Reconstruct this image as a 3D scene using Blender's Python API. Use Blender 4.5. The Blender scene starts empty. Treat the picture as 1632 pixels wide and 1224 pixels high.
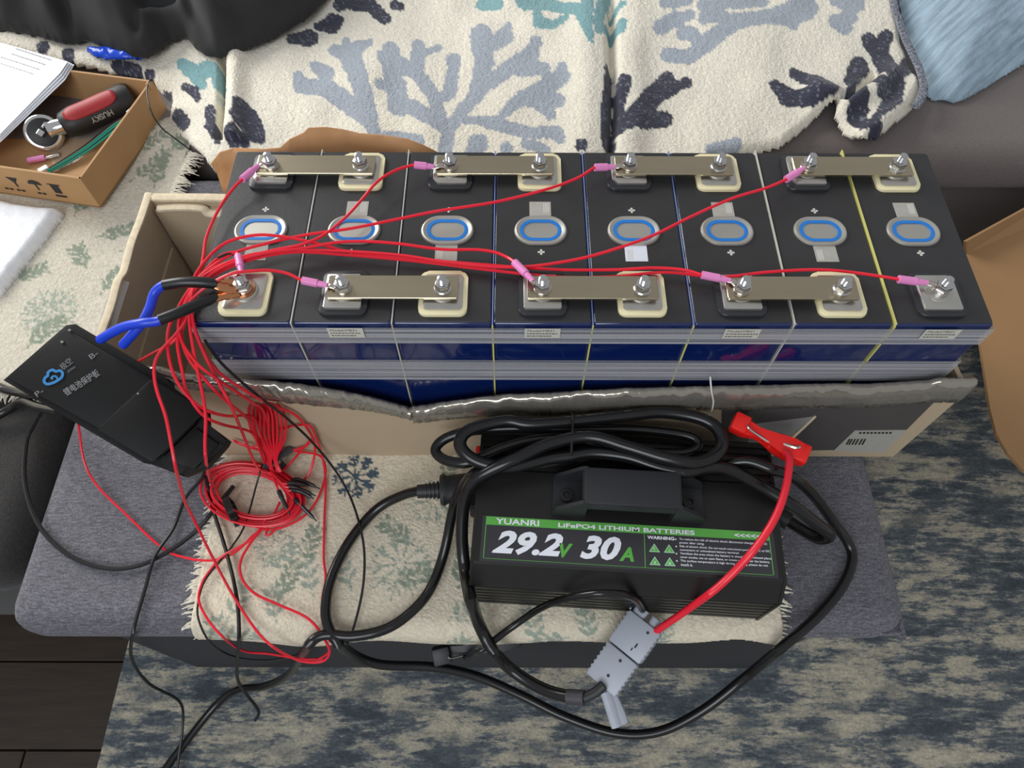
import bpy, bmesh, math, random
import numpy as np
from mathutils import Vector, Matrix
random.seed(7); rng = np.random.default_rng(7)
PI = math.pi
S = bpy.context.scene
C = S.collection

# ------------------------------------------------------------------ camera, world, lights, exposure
T = 0.33                                   # height of the ottoman top above the floor
CAMP = np.array([0.2311457, -0.292895, 0.6384303 + T])
CR = np.array([[0.9999964753, 0.001605893, 0.0021143527],
               [0.0024373458, -0.8710599075, -0.491170741],
               [0.0010529602, 0.4911741632, -0.8710607514]])   # right, down, forward
FPX = 1150.688
cam = bpy.data.cameras.new('camera'); camo = bpy.data.objects.new('camera', cam); C.objects.link(camo)
m = Matrix.Identity(4)
for i in range(3):
    m[i][0] = CR[0][i]; m[i][1] = -CR[1][i]; m[i][2] = -CR[2][i]; m[i][3] = CAMP[i]
camo.matrix_world = m
cam.sensor_width = 36.0; cam.lens = FPX / 1632 * 36.0; cam.clip_start = 0.01
S.camera = camo

w = bpy.data.worlds.new('room_light'); S.world = w; w.use_nodes = True
w.node_tree.nodes['Background'].inputs[0].default_value = (0.96, 0.97, 1.0, 1)
w.node_tree.nodes['Background'].inputs[1].default_value = 0.38
def area(name, loc, to, sx, sy, power, col):
    l = bpy.data.lights.new(name, 'AREA'); l.shape = 'RECTANGLE'; l.size = sx; l.size_y = sy; l.energy = power; l.color = col
    o = bpy.data.objects.new(name, l); C.objects.link(o); o.location = loc
    o.rotation_euler = (Vector(to) - Vector(loc)).to_track_quat('-Z', 'Y').to_euler()
    return o
area('window_light', (-1.75, 1.55, 1.65), (0.2, 0.2, 0.4), 1.5, 1.3, 66, (1.0, 0.985, 0.95))
area('patio_door_light', (-0.5, -1.9, 2.1), (0.3, 0.1, 0.35), 1.6, 1.4, 33, (0.90, 0.95, 1.0))
S.view_settings.view_transform = 'Standard'; S.view_settings.look = 'None'
S.view_settings.exposure = 0.08; S.view_settings.gamma = 1.0
S.view_settings.use_curve_mapping = False

# ------------------------------------------------------------------ geometry helpers
def ray(px, py):
    return CR.T @ np.array([(px - 816) / FPX, (py - 612) / FPX, 1.0])
def W(px, py, z):                          # photograph measurement -> point at height z above the ottoman top
    d = ray(px, py); return Vector(CAMP + d * ((z + T) - CAMP[2]) / d[2])
def WY(px, py, Y):
    d = ray(px, py); return Vector(CAMP + d * (Y - CAMP[1]) / d[1])
def Wgrid(U, V, z):
    D = np.stack([(U - 816) / FPX, (V - 612) / FPX, np.ones_like(U)], -1) @ CR
    t = ((z + T) - CAMP[2]) / D[..., 2]
    return CAMP + D * t[..., None]
def lin(r, g, b):
    f = lambda c: (c / 255) / 12.92 if c / 255 <= 0.04045 else ((c / 255 + 0.055) / 1.055) ** 2.4
    return (f(r), f(g), f(b), 1.0)

WT = {}                                    # world translation of each object
def obj(name, bm, mat, parent=None, smooth=False, M=None):
    me = bpy.data.meshes.new(name)
    if M is not None: bmesh.ops.transform(bm, matrix=M, verts=bm.verts)
    if parent is not None:
        off = WT[parent]
        bmesh.ops.translate(bm, vec=-off, verts=bm.verts)
    bm.normal_update(); bm.to_mesh(me); bm.free()
    if smooth: 
        for p in me.polygons: p.use_smooth = True
        if smooth != 2: me.set_sharp_from_angle(angle=math.radians(38))
    o = bpy.data.objects.new(name, me); C.objects.link(o)
    if mat: me.materials.append(mat)
    if parent is not None: o.parent = parent; WT[o] = WT[parent]
    else: WT[o] = Vector((0, 0, 0))
    return o
def tag(o, label=None, cat=None, group=None, kind=None):
    if label: o['label'] = label
    if cat: o['category'] = cat
    if group: o['group'] = group
    if kind: o['kind'] = kind
    return o
def thing(name, loc, label, cat, group=None):
    o = bpy.data.objects.new(name, None); C.objects.link(o); o.location = loc; o.empty_display_size = 0.02
    WT[o] = Vector(loc); tag(o, label, cat, group); return o
def dup(root):
    r = root.copy(); C.objects.link(r)
    for ch in root.children:
        c = ch.copy(); C.objects.link(c); c.parent = r
        for g in ch.children:
            d = g.copy(); C.objects.link(d); d.parent = c
    return r
def nbm(): return bmesh.new()
def box(x0, x1, y0, y1, z0, z1, bev=0.0, seg=2, bm=None):
    b = nbm()
    vs = [b.verts.new((x, y, z)) for x in (x0, x1) for y in (y0, y1) for z in (z0, z1)]
    for f in ((0,1,3,2),(4,6,7,5),(0,4,5,1),(2,3,7,6),(0,2,6,4),(1,5,7,3)): b.faces.new([vs[i] for i in f])
    if bev > 0: bmesh.ops.bevel(b, geom=list(b.edges), offset=bev, segments=seg, profile=0.5, affect='EDGES')
    return join(bm, b) if bm else b
def join(a, b):
    me = bpy.data.meshes.new('tmp'); b.to_mesh(me); b.free(); a.from_mesh(me); bpy.data.meshes.remove(me); return a
def prism(poly, z0, z1, bev=0.0, seg=2, bm=None):   # polygon of (x,y), extruded z0..z1
    b = nbm()
    ar = sum(poly[i][0]*poly[(i+1)%len(poly)][1]-poly[(i+1)%len(poly)][0]*poly[i][1] for i in range(len(poly)))
    if ar < 0: poly = poly[::-1]
    lo = [b.verts.new((p[0], p[1], z0)) for p in poly]; hi = [b.verts.new((p[0], p[1], z1)) for p in poly]
    n = len(poly); top = b.faces.new(hi); b.faces.new(lo[::-1])
    for i in range(n): b.faces.new((lo[i], lo[(i+1)%n], hi[(i+1)%n], hi[i]))
    if bev > 0: bmesh.ops.bevel(b, geom=list(top.edges), offset=bev, segments=seg, profile=0.5, affect='EDGES')
    return join(bm, b) if bm else b
def rrect(cx, cy, sx, sy, r, n=5):
    if np.isscalar(r): r = (r,)*4
    out = []
    for k, (qx, qy) in enumerate(((1,1),(-1,1),(-1,-1),(1,-1))):
        rr = r[k]; ox, oy = cx+qx*(sx/2-rr), cy+qy*(sy/2-rr)
        for i in range(n):
            a = PI/2*k + PI/2*i/(n-1)
            out.append((ox+rr*math.cos(a), oy+rr*math.sin(a)))
    return out
def stadium(cx, cy, sx, sy, n=12): return rrect(cx, cy, sx, sy, min(sx, sy)/2-1e-5, n)
def circ(cx, cy, r, n=20): return [(cx+r*math.cos(2*PI*i/n), cy+r*math.sin(2*PI*i/n)) for i in range(n)]
def ringprism(outer, inner, z0, z1, bm=None):
    b = nbm(); n = len(outer)
    v = [[b.verts.new((p[0], p[1], z)) for p in q] for q in (outer, inner) for z in (z0, z1)]
    ol, oh, il, ih = v
    for i in range(n):
        j = (i+1) % n
        b.faces.new((ol[i], ol[j], oh[j], oh[i])); b.faces.new((oh[i], oh[j], ih[j], ih[i]))
        b.faces.new((ih[i], ih[j], il[j], il[i])); b.faces.new((il[i], il[j], ol[j], ol[i]))
    return join(bm, b) if bm else b
def loft(rings, cap=True, bm=None):                 # list of rings (lists of 3d points)
    b = nbm(); vs = [[b.verts.new(p) for p in r] for r in rings]; n = len(rings[0])
    for k in range(len(rings)-1):
        for i in range(n): b.faces.new((vs[k][i], vs[k][(i+1)%n], vs[k+1][(i+1)%n], vs[k+1][i]))
    if cap: b.faces.new(vs[0][::-1]); b.faces.new(vs[-1])
    bmesh.ops.recalc_face_normals(b, faces=b.faces)
    return join(bm, b) if bm else b
def lathe(prof, n=20, cx=0, cy=0, bm=None):         # (r,z) profile
    return loft([[(cx+r*math.cos(2*PI*i/n), cy+r*math.sin(2*PI*i/n), z) for i in range(n)] for r, z in prof], True, bm)
def spline(pts, per=8, closed=False):
    P = [Vector(p) for p in pts]; n = len(P); out = []
    rngk = range(n) if closed else range(n-1)
    for i in rngk:
        if closed: p0, p1, p2, p3 = P[(i-1)%n], P[i], P[(i+1)%n], P[(i+2)%n]
        else: p0, p1, p2, p3 = P[max(i-1,0)], P[i], P[i+1], P[min(i+2,n-1)]
        for k in range(per):
            t = k/per
            out.append(0.5*((2*p1)+(p2-p0)*t+(2*p0-5*p1+4*p2-p3)*t*t+(3*p1-p0-3*p2+p3)*t**3))
    if not closed: out.append(P[-1])
    return out
SOLIDS = [(-.215,.585,-.1745,.36,0,T+.001), (-.045,.468,-.188,.02,T-.03,T+.0085), (.2025,.4465,-.160,-.03,T,T+.0872), (-.108,.60,-.016,.19,T,T+.118), (-.001,.581,-.002,.176,T,T+.2078), (-3,3,-3,3,-1,.008)]
def settle(Q, r):                                   # lift cord samples clear of the solids they lie on, along the line of sight
    O_ = Vector(CAMP); n = len(Q); D = [(q-O_) for q in Q]; L_ = [d.length for d in D]; D = [d/l for d, l in zip(D, L_)]; s_ = list(L_)
    def hit(p):
        return any(a-r < p.x < b+r and c-r < p.y < d+r and e-r < p.z < f+r for a, b, c, d, e, f in SOLIDS)
    def push(i):
        k = 0
        while k < 260 and hit(O_+D[i]*s_[i]): s_[i] -= .001; k += 1
    for i in range(n): push(i)
    for it in range(12):
        t_ = list(s_)
        for i in range(1, n-1):
            a = (t_[i-1]+t_[i+1])/2
            if a < t_[i]: s_[i] = a
    return [O_+d*l for d, l in zip(D, s_)]
def cord(pts, r, n=8, per=8, bm=None): return tube(settle(spline(pts, per), r), r, n, sp=False, bm=bm)
def tube(pts, r, n=8, per=8, closed=False, bm=None, sp=True, flat=1.0):
    Q = spline(pts, per, closed) if sp else [Vector(p) for p in pts]
    m_ = len(Q); rings = []
    t0 = (Q[1]-Q[0]).normalized(); up = Vector((0,0,1)) if abs(t0.z) < 0.9 else Vector((0,1,0))
    nrm = (up - t0*up.dot(t0)).normalized()
    for i in range(m_):
        a = Q[i-1] if (i > 0 or closed) else Q[i]; b_ = Q[(i+1) % m_] if (i < m_-1 or closed) else Q[i]
        t = (b_-a).normalized() if (b_-a).length > 1e-9 else t0
        nrm = (nrm - t*nrm.dot(t)).normalized(); bi = t.cross(nrm)
        rr = r if np.isscalar(r) else r[min(int(i/max(m_-1,1)*(len(r)-1)+0.5), len(r)-1)]
        rings.append([Q[i]+nrm*(rr*flat*math.cos(2*PI*k/n))+bi*(rr*math.sin(2*PI*k/n)) for k in range(n)])
    if closed: rings.append(rings[0]); return loft(rings, False, bm)
    return loft(rings, True, bm)
def frame(o, x, y=None, z=None):                    # matrix with x axis along x, z near z
    x = Vector(x).normalized(); z = Vector(z if z is not None else (0,0,1)); z = (z - x*z.dot(x)).normalized()
    y = z.cross(x); o = Vector(o)
    return Matrix(((x.x,y.x,z.x,o.x),(x.y,y.y,z.y,o.y),(x.z,y.z,z.z,o.z),(0,0,0,1)))
def text(body, size, M, mat, parent, name='lettering', shear=0.0, fat=0.0, align='LEFT', sx=1.0, spacing=1.0, wrapf=None, width=None, height=None):
    cu = bpy.data.curves.new('t', 'FONT'); cu.body = body; cu.size = size; cu.shear = shear; cu.offset = fat
    cu.align_x = align; cu.extrude = 0.00006; cu.resolution_u = 3; cu.space_character = spacing
    o = bpy.data.objects.new('t', cu); C.objects.link(o); bpy.context.view_layer.update()
    dg = bpy.context.evaluated_depsgraph_get(); me = o.evaluated_get(dg).to_mesh()
    b = nbm(); b.from_mesh(me); o.evaluated_get(dg).to_mesh_clear()
    C.objects.unlink(o); bpy.data.objects.remove(o); bpy.data.curves.remove(cu)
    if width and b.verts:
        xs = [v.co.x for v in b.verts]; ys = [v.co.y for v in b.verts]
        fx = width/(max(xs)-min(xs)); fy = height/(max(ys)-min(ys)) if height else 1.0
        x0, y0 = min(xs), min(ys)
        for v in b.verts: v.co.x = (v.co.x-x0)*fx; v.co.y = (v.co.y-(y0 if height else 0))*fy
    for v in b.verts: v.co.x *= sx
    if wrapf: 
        for v in b.verts: v.co = wrapf(v.co)
    return obj(name, b, mat, parent, M=M)

# ------------------------------------------------------------------ materials
def mat(name, col, rough=0.5, metal=0.0, var=0.0, vscale=60, bump=0.0, bscale=300, alpha=1.0, coat=0.0, spec=0.5,
        stretch=(1,1,1), sheen=0.0, attr=False, var2=None, trans=0.0):
    mt = bpy.data.materials.new(name); mt.use_nodes = True
    nt = mt.node_tree; N = nt.nodes; L = nt.links; p = N['Principled BSDF']
    p.inputs['Base Color'].default_value = col; p.inputs['Roughness'].default_value = rough
    p.inputs['Metallic'].default_value = metal; p.inputs['Alpha'].default_value = alpha
    p.inputs['Coat Weight'].default_value = coat; p.inputs['Specular IOR Level'].default_value = spec
    p.inputs['Sheen Weight'].default_value = sheen; p.inputs['Transmission Weight'].default_value = trans
    tc = N.new('ShaderNodeTexCoord'); mp = N.new('ShaderNodeMapping'); mp.inputs['Scale'].default_value = stretch
    L.new(tc.outputs['Object'], mp.inputs['Vector'])
    src = None
    if attr:
        a = N.new('ShaderNodeAttribute'); a.attribute_name = 'Col'; src = a.outputs['Color']
    if var > 0:
        nz = N.new('ShaderNodeTexNoise'); nz.inputs['Scale'].default_value = vscale; nz.inputs['Detail'].default_value = 6
        L.new(mp.outputs[0], nz.inputs['Vector'])
        mr = N.new('ShaderNodeMapRange'); mr.inputs[1].default_value = 0.3; mr.inputs[2].default_value = 0.7
        mr.inputs[3].default_value = 1-var; mr.inputs[4].default_value = 1+var
        L.new(nz.outputs['Fac'], mr.inputs[0])
        mx = N.new('ShaderNodeMix'); mx.data_type = 'RGBA'; mx.blend_type = 'MULTIPLY'; mx.inputs[0].default_value = 1
        mx.inputs[6].default_value = col
        if src: L.new(src, mx.inputs[6])
        L.new(mr.outputs[0], mx.inputs[7]); src = mx.outputs[2]
    if var2:                                # (scale, amount, stretch): second speckle
        mp2 = N.new('ShaderNodeMapping'); mp2.inputs['Scale'].default_value = var2[2]; mp2.inputs['Rotation'].default_value = (0, 0, var2[3] if len(var2) > 3 else 0)
        if len(var2) > 3: mp2.vector_type = 'TEXTURE'; mp2.inputs['Scale'].default_value = [1/q for q in var2[2]]
        L.new(tc.outputs['Object'], mp2.inputs['Vector'])
        nz = N.new('ShaderNodeTexNoise'); nz.inputs['Scale'].default_value = var2[0]; nz.inputs['Detail'].default_value = 3
        L.new(mp2.outputs[0], nz.inputs['Vector'])
        mr = N.new('ShaderNodeMapRange'); mr.inputs[1].default_value = 0.35; mr.inputs[2].default_value = 0.65
        mr.inputs[3].default_value = 1-var2[1]; mr.inputs[4].default_value = 1+var2[1]; L.new(nz.outputs['Fac'], mr.inputs[0])
        mx = N.new('ShaderNodeMix'); mx.data_type = 'RGBA'; mx.blend_type = 'MULTIPLY'; mx.inputs[0].default_value = 1
        mx.inputs[6].default_value = col
        if src: L.new(src, mx.inputs[6])
        L.new(mr.outputs[0], mx.inputs[7]); src = mx.outputs[2]
    if src: L.new(src, p.inputs['Base Color'])
    if bump > 0:
        nb = N.new('ShaderNodeTexNoise'); nb.inputs['Scale'].default_value = bscale; nb.inputs['Detail'].default_value = 4
        L.new(mp.outputs[0], nb.inputs['Vector'])
        bp = N.new('ShaderNodeBump'); bp.inputs['Strength'].default_value = bump; bp.inputs['Distance'].default_value = 0.002
        L.new(nb.outputs['Fac'], bp.inputs['Height']); L.new(bp.outputs[0], p.inputs['Normal'])
    return mt

m_black_sheet = mat('black_sheet', lin(46,46,47), 0.42, var=0.10, vscale=30, bump=0.08, bscale=900)
m_blue_wrap = mat('blue_wrap', lin(10,30,84), 0.12, coat=0.6, spec=0.6, bump=0.03, bscale=40)
m_alu = mat('aluminium', lin(200,198,192), 0.28, 0.9, var=0.06, vscale=80)
m_alu_matte = mat('matte_aluminium', lin(188,186,178), 0.42, 0.75)
m_steel = mat('steel', lin(205,205,205), 0.2, 1.0)
m_nickel = mat('nickel_plate', lin(186,175,150), 0.26, 1.0, var=0.04, vscale=12, stretch=(1,6,1), bump=0.02, bscale=200)
m_cream = mat('cream_plastic', lin(232,222,180), 0.45)
m_dark_pl = mat('dark_plastic', lin(44,45,48), 0.3)
m_blue_ring = mat('blue_ring', lin(28,120,205), 0.35)
m_sticker = mat('grey_sticker', lin(168,166,158), 0.5, var=0.05, vscale=200)
m_sticker_w = mat('white_sticker', lin(215,222,232), 0.5)
m_print_l = mat('light_print', lin(205,204,196), 0.5)
m_print_g = mat('grey_print', lin(110,108,104), 0.6)
m_print_k = mat('black_print', lin(40,38,36), 0.6)
m_front_label = mat('paper_label', lin(205,203,192), 0.5)
m_spacer_y = mat('yellow_spacer', lin(206,202,120), 0.5)
m_spacer_w = mat('white_spacer', lin(196,194,182), 0.5)
m_spacer_b = mat('bluish_spacer', lin(120,135,175), 0.4)
m_red = mat('red_wire', lin(230,34,54), 0.32, spec=0.5)
m_pink = mat('pink_sleeve', lin(238,146,206), 0.3, alpha=0.88)
m_tin = mat('tinned_copper', lin(210,200,190), 0.25, 1.0)
m_copper = mat('copper', lin(214,150,108), 0.24, 1.0, bump=0.1, bscale=150)
m_blue_cable = mat('blue_silicone', lin(28,66,212), 0.35)
m_shrink = mat('black_shrink', lin(26,26,27), 0.35)
m_cord = mat('black_cord', lin(22,22,23), 0.22, spec=0.5)
m_thin_black = mat('thin_black_wire', lin(24,24,26), 0.4)
m_kraft = mat('kraft_board', lin(180,140,96), 0.75, var=0.06, vscale=25, bump=0.05, bscale=120)
m_carton = mat('grey_tan_carton', lin(182,163,136), 0.7, var=0.05, vscale=14, bump=0.06, bscale=60)
m_carton_edge = mat('carton_edge', lin(222,206,176), 0.8, var=0.1, vscale=200)
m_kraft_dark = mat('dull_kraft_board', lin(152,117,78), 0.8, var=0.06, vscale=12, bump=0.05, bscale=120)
m_kraft_paper = mat('kraft_paper', lin(200,148,100), 0.65, var=0.10, vscale=18, bump=0.25, bscale=40)
m_foil = mat('shiny_tape', lin(158,152,142), 0.11, 0.6, bump=0.22, bscale=45, stretch=(1,1.5,1.5), var=.08, vscale=20)
m_clear_tape = mat('clear_tape', lin(190,188,184), 0.12, 0.0, alpha=0.45, bump=0.2, bscale=60)
m_tape_reflect = mat('tape_dark_reflection', lin(84,80,78), 0.16, 0.0, alpha=0.85, bump=0.12, bscale=40)  # clear tape; dark grey stands in for the dark surroundings it reflects
m_charger = mat('charger_aluminium', lin(38,38,36), 0.38, 0.35, bump=0.04, bscale=900)
m_charger_pl = mat('charger_plastic', lin(36,37,40), 0.5, bump=0.05, bscale=800)
m_label_k = mat('charger_label', lin(52,51,56), 0.45)
m_green = mat('label_green', lin(92,172,72), 0.45)
m_white_ink = mat('white_ink', lin(236,238,246), 0.5)
m_pale_green = mat('pale_green_ink', lin(170,215,180), 0.5)
m_redplastic = mat('red_plastic', lin(235,30,24), 0.3)
m_connector = mat('grey_nylon', lin(166,172,182), 0.42)
m_bms = mat('black_anodised', lin(9,9,10), 0.55, 0.0, spec=0.28, bump=0.04, bscale=700)
m_bms_print = mat('grey_ink', lin(128,130,132), 0.5)
m_bms_blue = mat('blue_ink', lin(50,130,190), 0.5)
m_bench = mat('heather_grey_fabric', lin(100,99,106), 0.9, var=0.42, vscale=600, bump=0.5, bscale=1200, sheen=0.1, var2=(420, 0.30, (0.4, 1.8, 1)))
m_bench_base = mat('charcoal_base', lin(50,50,54), 0.95, var=0.15, vscale=500, bump=0.3, bscale=900)
m_chaise = mat('charcoal_plush', lin(46,44,43), 0.95, var=0.25, vscale=350, bump=0.5, bscale=700, sheen=0.2)
m_sofa = mat('brown_grey_weave', lin(112,104,101), 0.92, var=0.18, vscale=900, bump=0.5, bscale=1100, sheen=0.1)
m_blanket = mat('chenille', lin(220,215,200), 0.95, var=0.14, vscale=420, bump=0.9, bscale=330, attr=True, sheen=0.2)
m_throw = mat('cotton_throw', lin(205,198,180), 0.95, var=0.12, vscale=260, bump=0.7, bscale=420, attr=True)
m_fringe = mat('fringe_yarn', lin(222,216,200), 0.95, var=0.15, vscale=300)
m_pillow = mat('denim_blue', lin(150,171,186), 0.9, var=0.08, vscale=60, bump=0.3, bscale=260, var2=(16, 0.22, (1.2, 12, 0.05), 0.75))
m_jacket = mat('black_satin', lin(34,34,35), 0.85, var=0.10, vscale=20, bump=0.1, bscale=900, sheen=0.1)
m_paper = mat('white_paper', lin(226,228,234), 0.7)
m_foam = mat('white_foam', lin(226,228,232), 0.6, bump=0.5, bscale=110)
m_bluebag = mat('blue_plastic', lin(20,72,205), 0.25, bump=0.4, bscale=60)
m_rubber = mat('black_rubber', lin(28,28,30), 0.5)
m_redgrip = mat('red_grip', lin(158,32,38), 0.5)
m_chrome = mat('chrome', lin(225,225,225), 0.08, 1.0)
m_teal = mat('teal_wire', lin(20,150,125), 0.4)
m_white_pl = mat('white_plastic', lin(232,230,224), 0.4)
m_velcro = mat('grey_velcro', lin(70,70,74), 0.9)
m_flute = mat('board_edge', lin(150,110,66), 0.9)

def tape_material():
    mt = bpy.data.materials.new('filament_tape'); mt.use_nodes = True
    nt = mt.node_tree; N = nt.nodes; L = nt.links; p = N['Principled BSDF']
    p.inputs['Base Color'].default_value = lin(205,205,208); p.inputs['Roughness'].default_value = 0.22
    tc = N.new('ShaderNodeTexCoord'); mp = N.new('ShaderNodeMapping'); mp.inputs['Scale'].default_value = (1.5, 1.5, 420)
    L.new(tc.outputs['Object'], mp.inputs['Vector'])
    nz = N.new('ShaderNodeTexNoise'); nz.inputs['Scale'].default_value = 1.0; nz.inputs['Detail'].default_value = 3
    L.new(mp.outputs[0], nz.inputs['Vector'])
    mr = N.new('ShaderNodeMapRange'); mr.inputs[1].default_value = 0.38; mr.inputs[2].default_value = 0.66
    mr.inputs[3].default_value = 0.14; mr.inputs[4].default_value = 0.62; L.new(nz.outputs['Fac'], mr.inputs[0])
    L.new(mr.outputs[0], p.inputs['Alpha']); return mt
m_filament = tape_material()
def rug_material():
    mt = bpy.data.materials.new('distressed_rug'); mt.use_nodes = True
    nt = mt.node_tree; N = nt.nodes; L = nt.links; p = N['Principled BSDF']; p.inputs['Roughness'].default_value = 0.95
    tc = N.new('ShaderNodeTexCoord')
    def nz(scale, stretch, detail, rough=0.6):
        mp = N.new('ShaderNodeMapping'); mp.inputs['Scale'].default_value = stretch; L.new(tc.outputs['Object'], mp.inputs['Vector'])
        n = N.new('ShaderNodeTexNoise'); n.inputs['Scale'].default_value = scale; n.inputs['Detail'].default_value = detail
        n.inputs['Roughness'].default_value = rough; L.new(mp.outputs[0], n.inputs['Vector']); return n.outputs['Fac']
    a = nz(10, (0.85, 2.3, 1), 12, 0.8); b = nz(60, (0.5, 3, 1), 4); c = nz(16, (1, 2.6, 1), 5); e = nz(300, (1, 1, 1), 2)
    ramp = N.new('ShaderNodeValToRGB'); cr = ramp.color_ramp
    add = N.new('ShaderNodeMath'); add.operation = 'MULTIPLY_ADD'; add.inputs[1].default_value = 0.28; L.new(b, add.inputs[0]); L.new(a, add.inputs[2])
    cr.elements[0].position = 0.54; cr.elements[0].color = lin(66,74,80)
    cr.elements[1].position = 0.74; cr.elements[1].color = lin(182,174,154)
    for pos, col in ((0.60, lin(86,93,98)), (0.632, lin(112,117,118)), (0.652, lin(150,147,136)), (0.68, lin(166,160,144))):
        el = cr.elements.new(pos); el.color = col
    L.new(add.outputs[0], ramp.inputs[0])
    mx = N.new('ShaderNodeMix'); mx.data_type = 'RGBA'; mx.blend_type = 'MIX'; L.new(ramp.outputs[0], mx.inputs[6]); mx.inputs[7].default_value = lin(84,92,97)
    mr = N.new('ShaderNodeMapRange'); mr.inputs[1].default_value = 0.50; mr.inputs[2].default_value = 0.66; mr.inputs[3].default_value = 0; mr.inputs[4].default_value = 0.8
    L.new(c, mr.inputs[0]); L.new(mr.outputs[0], mx.inputs[0])
    mu = N.new('ShaderNodeMix'); mu.data_type = 'RGBA'; mu.blend_type = 'MULTIPLY'; mu.inputs[0].default_value = 1
    mr2 = N.new('ShaderNodeMapRange'); mr2.inputs[1].default_value = .3; mr2.inputs[2].default_value = .7; mr2.inputs[3].default_value = .8; mr2.inputs[4].default_value = 1.2
    L.new(e, mr2.inputs[0]); L.new(mx.outputs[2], mu.inputs[6]); L.new(mr2.outputs[0], mu.inputs[7]); L.new(mu.outputs[2], p.inputs['Base Color'])
    bp = N.new('ShaderNodeBump'); bp.inputs['Strength'].default_value = 0.5; bp.inputs['Distance'].default_value = 0.002
    L.new(e, bp.inputs['Height']); L.new(bp.outputs[0], p.inputs['Normal']); return mt
m_rug = rug_material()
m_wood = mat('dark_oak', lin(52,41,31), 0.5, var=0.25, vscale=14, stretch=(1,9,1), bump=0.08, bscale=60)
m_wood_gap = mat('floor_gap', lin(34,27,21), 0.9)

# ------------------------------------------------------------------ setting: floor, rug
floor = obj('floor', box(-2.0, 2.2, -2.0, 1.6, -0.03, -0.004), m_wood_gap); tag(floor, kind='structure')
pl = None
for k in range(19):
    y0 = -1.15 + k*0.1
    for s, (xa, xb) in enumerate(((-1.9, -0.95 + 0.3*((k*7) % 3)), (-0.948 + 0.3*((k*7) % 3), 0.6))):
        obj('plank', box(xa, xb, y0, y0+0.098, -0.004, 0.0, 0.0008, 1), m_wood, floor)
bm = box(-0.255, 2.0, -1.4, 1.0, 0.0, 0.008, 0.002)
rug = obj('rug', bm, m_rug); tag(rug, 'distressed blue and beige area rug on the dark wood floor', 'rug')
# ------------------------------------------------------------------ sectional sofa
sofa = thing('sectional_sofa', (0.3, 0.8, 0), 'dark grey sectional sofa behind and left of the ottoman', 'sofa')
def rb(x0, x1, y0, y1, z0, z1, r, seg=5): return box(x0, x1, y0, y1, z0, z1, r, seg)
obj('sofa_base', rb(-0.20, 1.5, 0.44, 1.3, 0.02, T-0.055, 0.012), m_sofa, sofa, True)
obj('seat_cushion', rb(-0.60, 0.352, 0.385, 1.06, T-0.055, T+0.014, 0.028), m_sofa, sofa, True)
bm = rb(0.356, 1.5, 0.0, 0.66, -0.075, 0.0, 0.028)
obj('seat_cushion', bm, m_sofa, sofa, True, M=Matrix.Translation((0, 0.385, T+0.012)) @ Matrix.Rotation(0.0, 4, 'Z'))
for xa, xb in ((-0.9, 0.35), (0.36, 1.5)):
    obj('back_cushion', rb(xa, xb, 1.0, 1.2, T+0.0, T+0.20, 0.06), m_sofa, sofa, True)
obj('chaise_base', rb(-0.95, -0.235, -0.10, 1.3, 0.02, T-0.075, 0.012), m_chaise, sofa, True)
obj('chaise_cushion', rb(-0.98, -0.218, -0.13, 1.0, T-0.075, T-0.006, 0.03), m_chaise, sofa, True)

# ------------------------------------------------------------------ storage ottoman
ott = thing('storage_ottoman', (0.18, 0.08, 0), 'low grey heathered fabric ottoman carrying the battery carton', 'ottoman')
obj('ottoman_base', rb(-0.165, 0.533, -0.160, 0.34, 0.008, T-0.055, 0.01), m_bench_base, ott, True)
lid = obj('ottoman_lid', rb(-0.208, 0.578, -0.172, 0.36, T-0.062, T, 0.022, 6), m_bench, ott, True)
pp = [(-0.185, -0.171), (0.50, -0.172), (0.565, -0.168), (0.577, -0.155), (0.578, 0.1), (0.578, 0.34)]
obj('piping', tube([(x, y, T-0.022) for x, y in pp], 0.0022, 6, 4), m_bench, lid, True)
obj('foot', box(0.47, 0.52, -0.15, -0.10, 0.008, 0.02, 0.002), m_rubber, ott)

# ------------------------------------------------------------------ textile helpers
def pip(poly, X, Y):
    ins = np.zeros(X.shape, bool); n = len(poly); j = n-1
    for i in range(n):
        xi, yi = poly[i]; xj, yj = poly[j]
        if yi != yj:
            c = ((yi > Y) != (yj > Y)) & (X < (xj-xi)*(Y-yi)/(yj-yi)+xi); ins ^= c
        j = i
    return ins
def pdist(poly, X, Y, closed=True):
    d = np.full(X.shape, 1e9); n = len(poly)
    for i in range(n if closed else n-1):
        d = np.minimum(d, segd(X, Y, poly[i], poly[(i+1) % n])[0])
    return d
def segd(X, Y, a, b):
    dx, dy = b[0]-a[0], b[1]-a[1]; L2 = dx*dx+dy*dy+1e-12
    t = np.clip(((X-a[0])*dx+(Y-a[1])*dy)/L2, 0, 1)
    return np.hypot(X-a[0]-t*dx, Y-a[1]-t*dy), t
def caps(X, Y, chain, grow=0.0):                    # tapered chain of (x,y,r): signed inside amount
    v = np.full(X.shape, -1e9)
    if len(chain) == 1: chain = chain*2
    for a, b in zip(chain[:-1], chain[1:]):
        d, t = segd(X, Y, a, b); v = np.maximum(v, a[2]+(b[2]-a[2])*t - d)
    return v + grow
def vnoise(X, Y, sc, seed=0):                       # smooth value noise
    r = np.random.default_rng(seed).random((64, 64)); x, y = X/sc, Y/sc
    xi, yi = np.floor(x).astype(int), np.floor(y).astype(int); fx, fy = x-xi, y-yi
    fx = fx*fx*(3-2*fx); fy = fy*fy*(3-2*fy); g = lambda a, b: r[a % 64, b % 64]
    return (g(xi,yi)*(1-fx)+g(xi+1,yi)*fx)*(1-fy)+(g(xi,yi+1)*(1-fx)+g(xi+1,yi+1)*fx)*fy - 0.5
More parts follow.
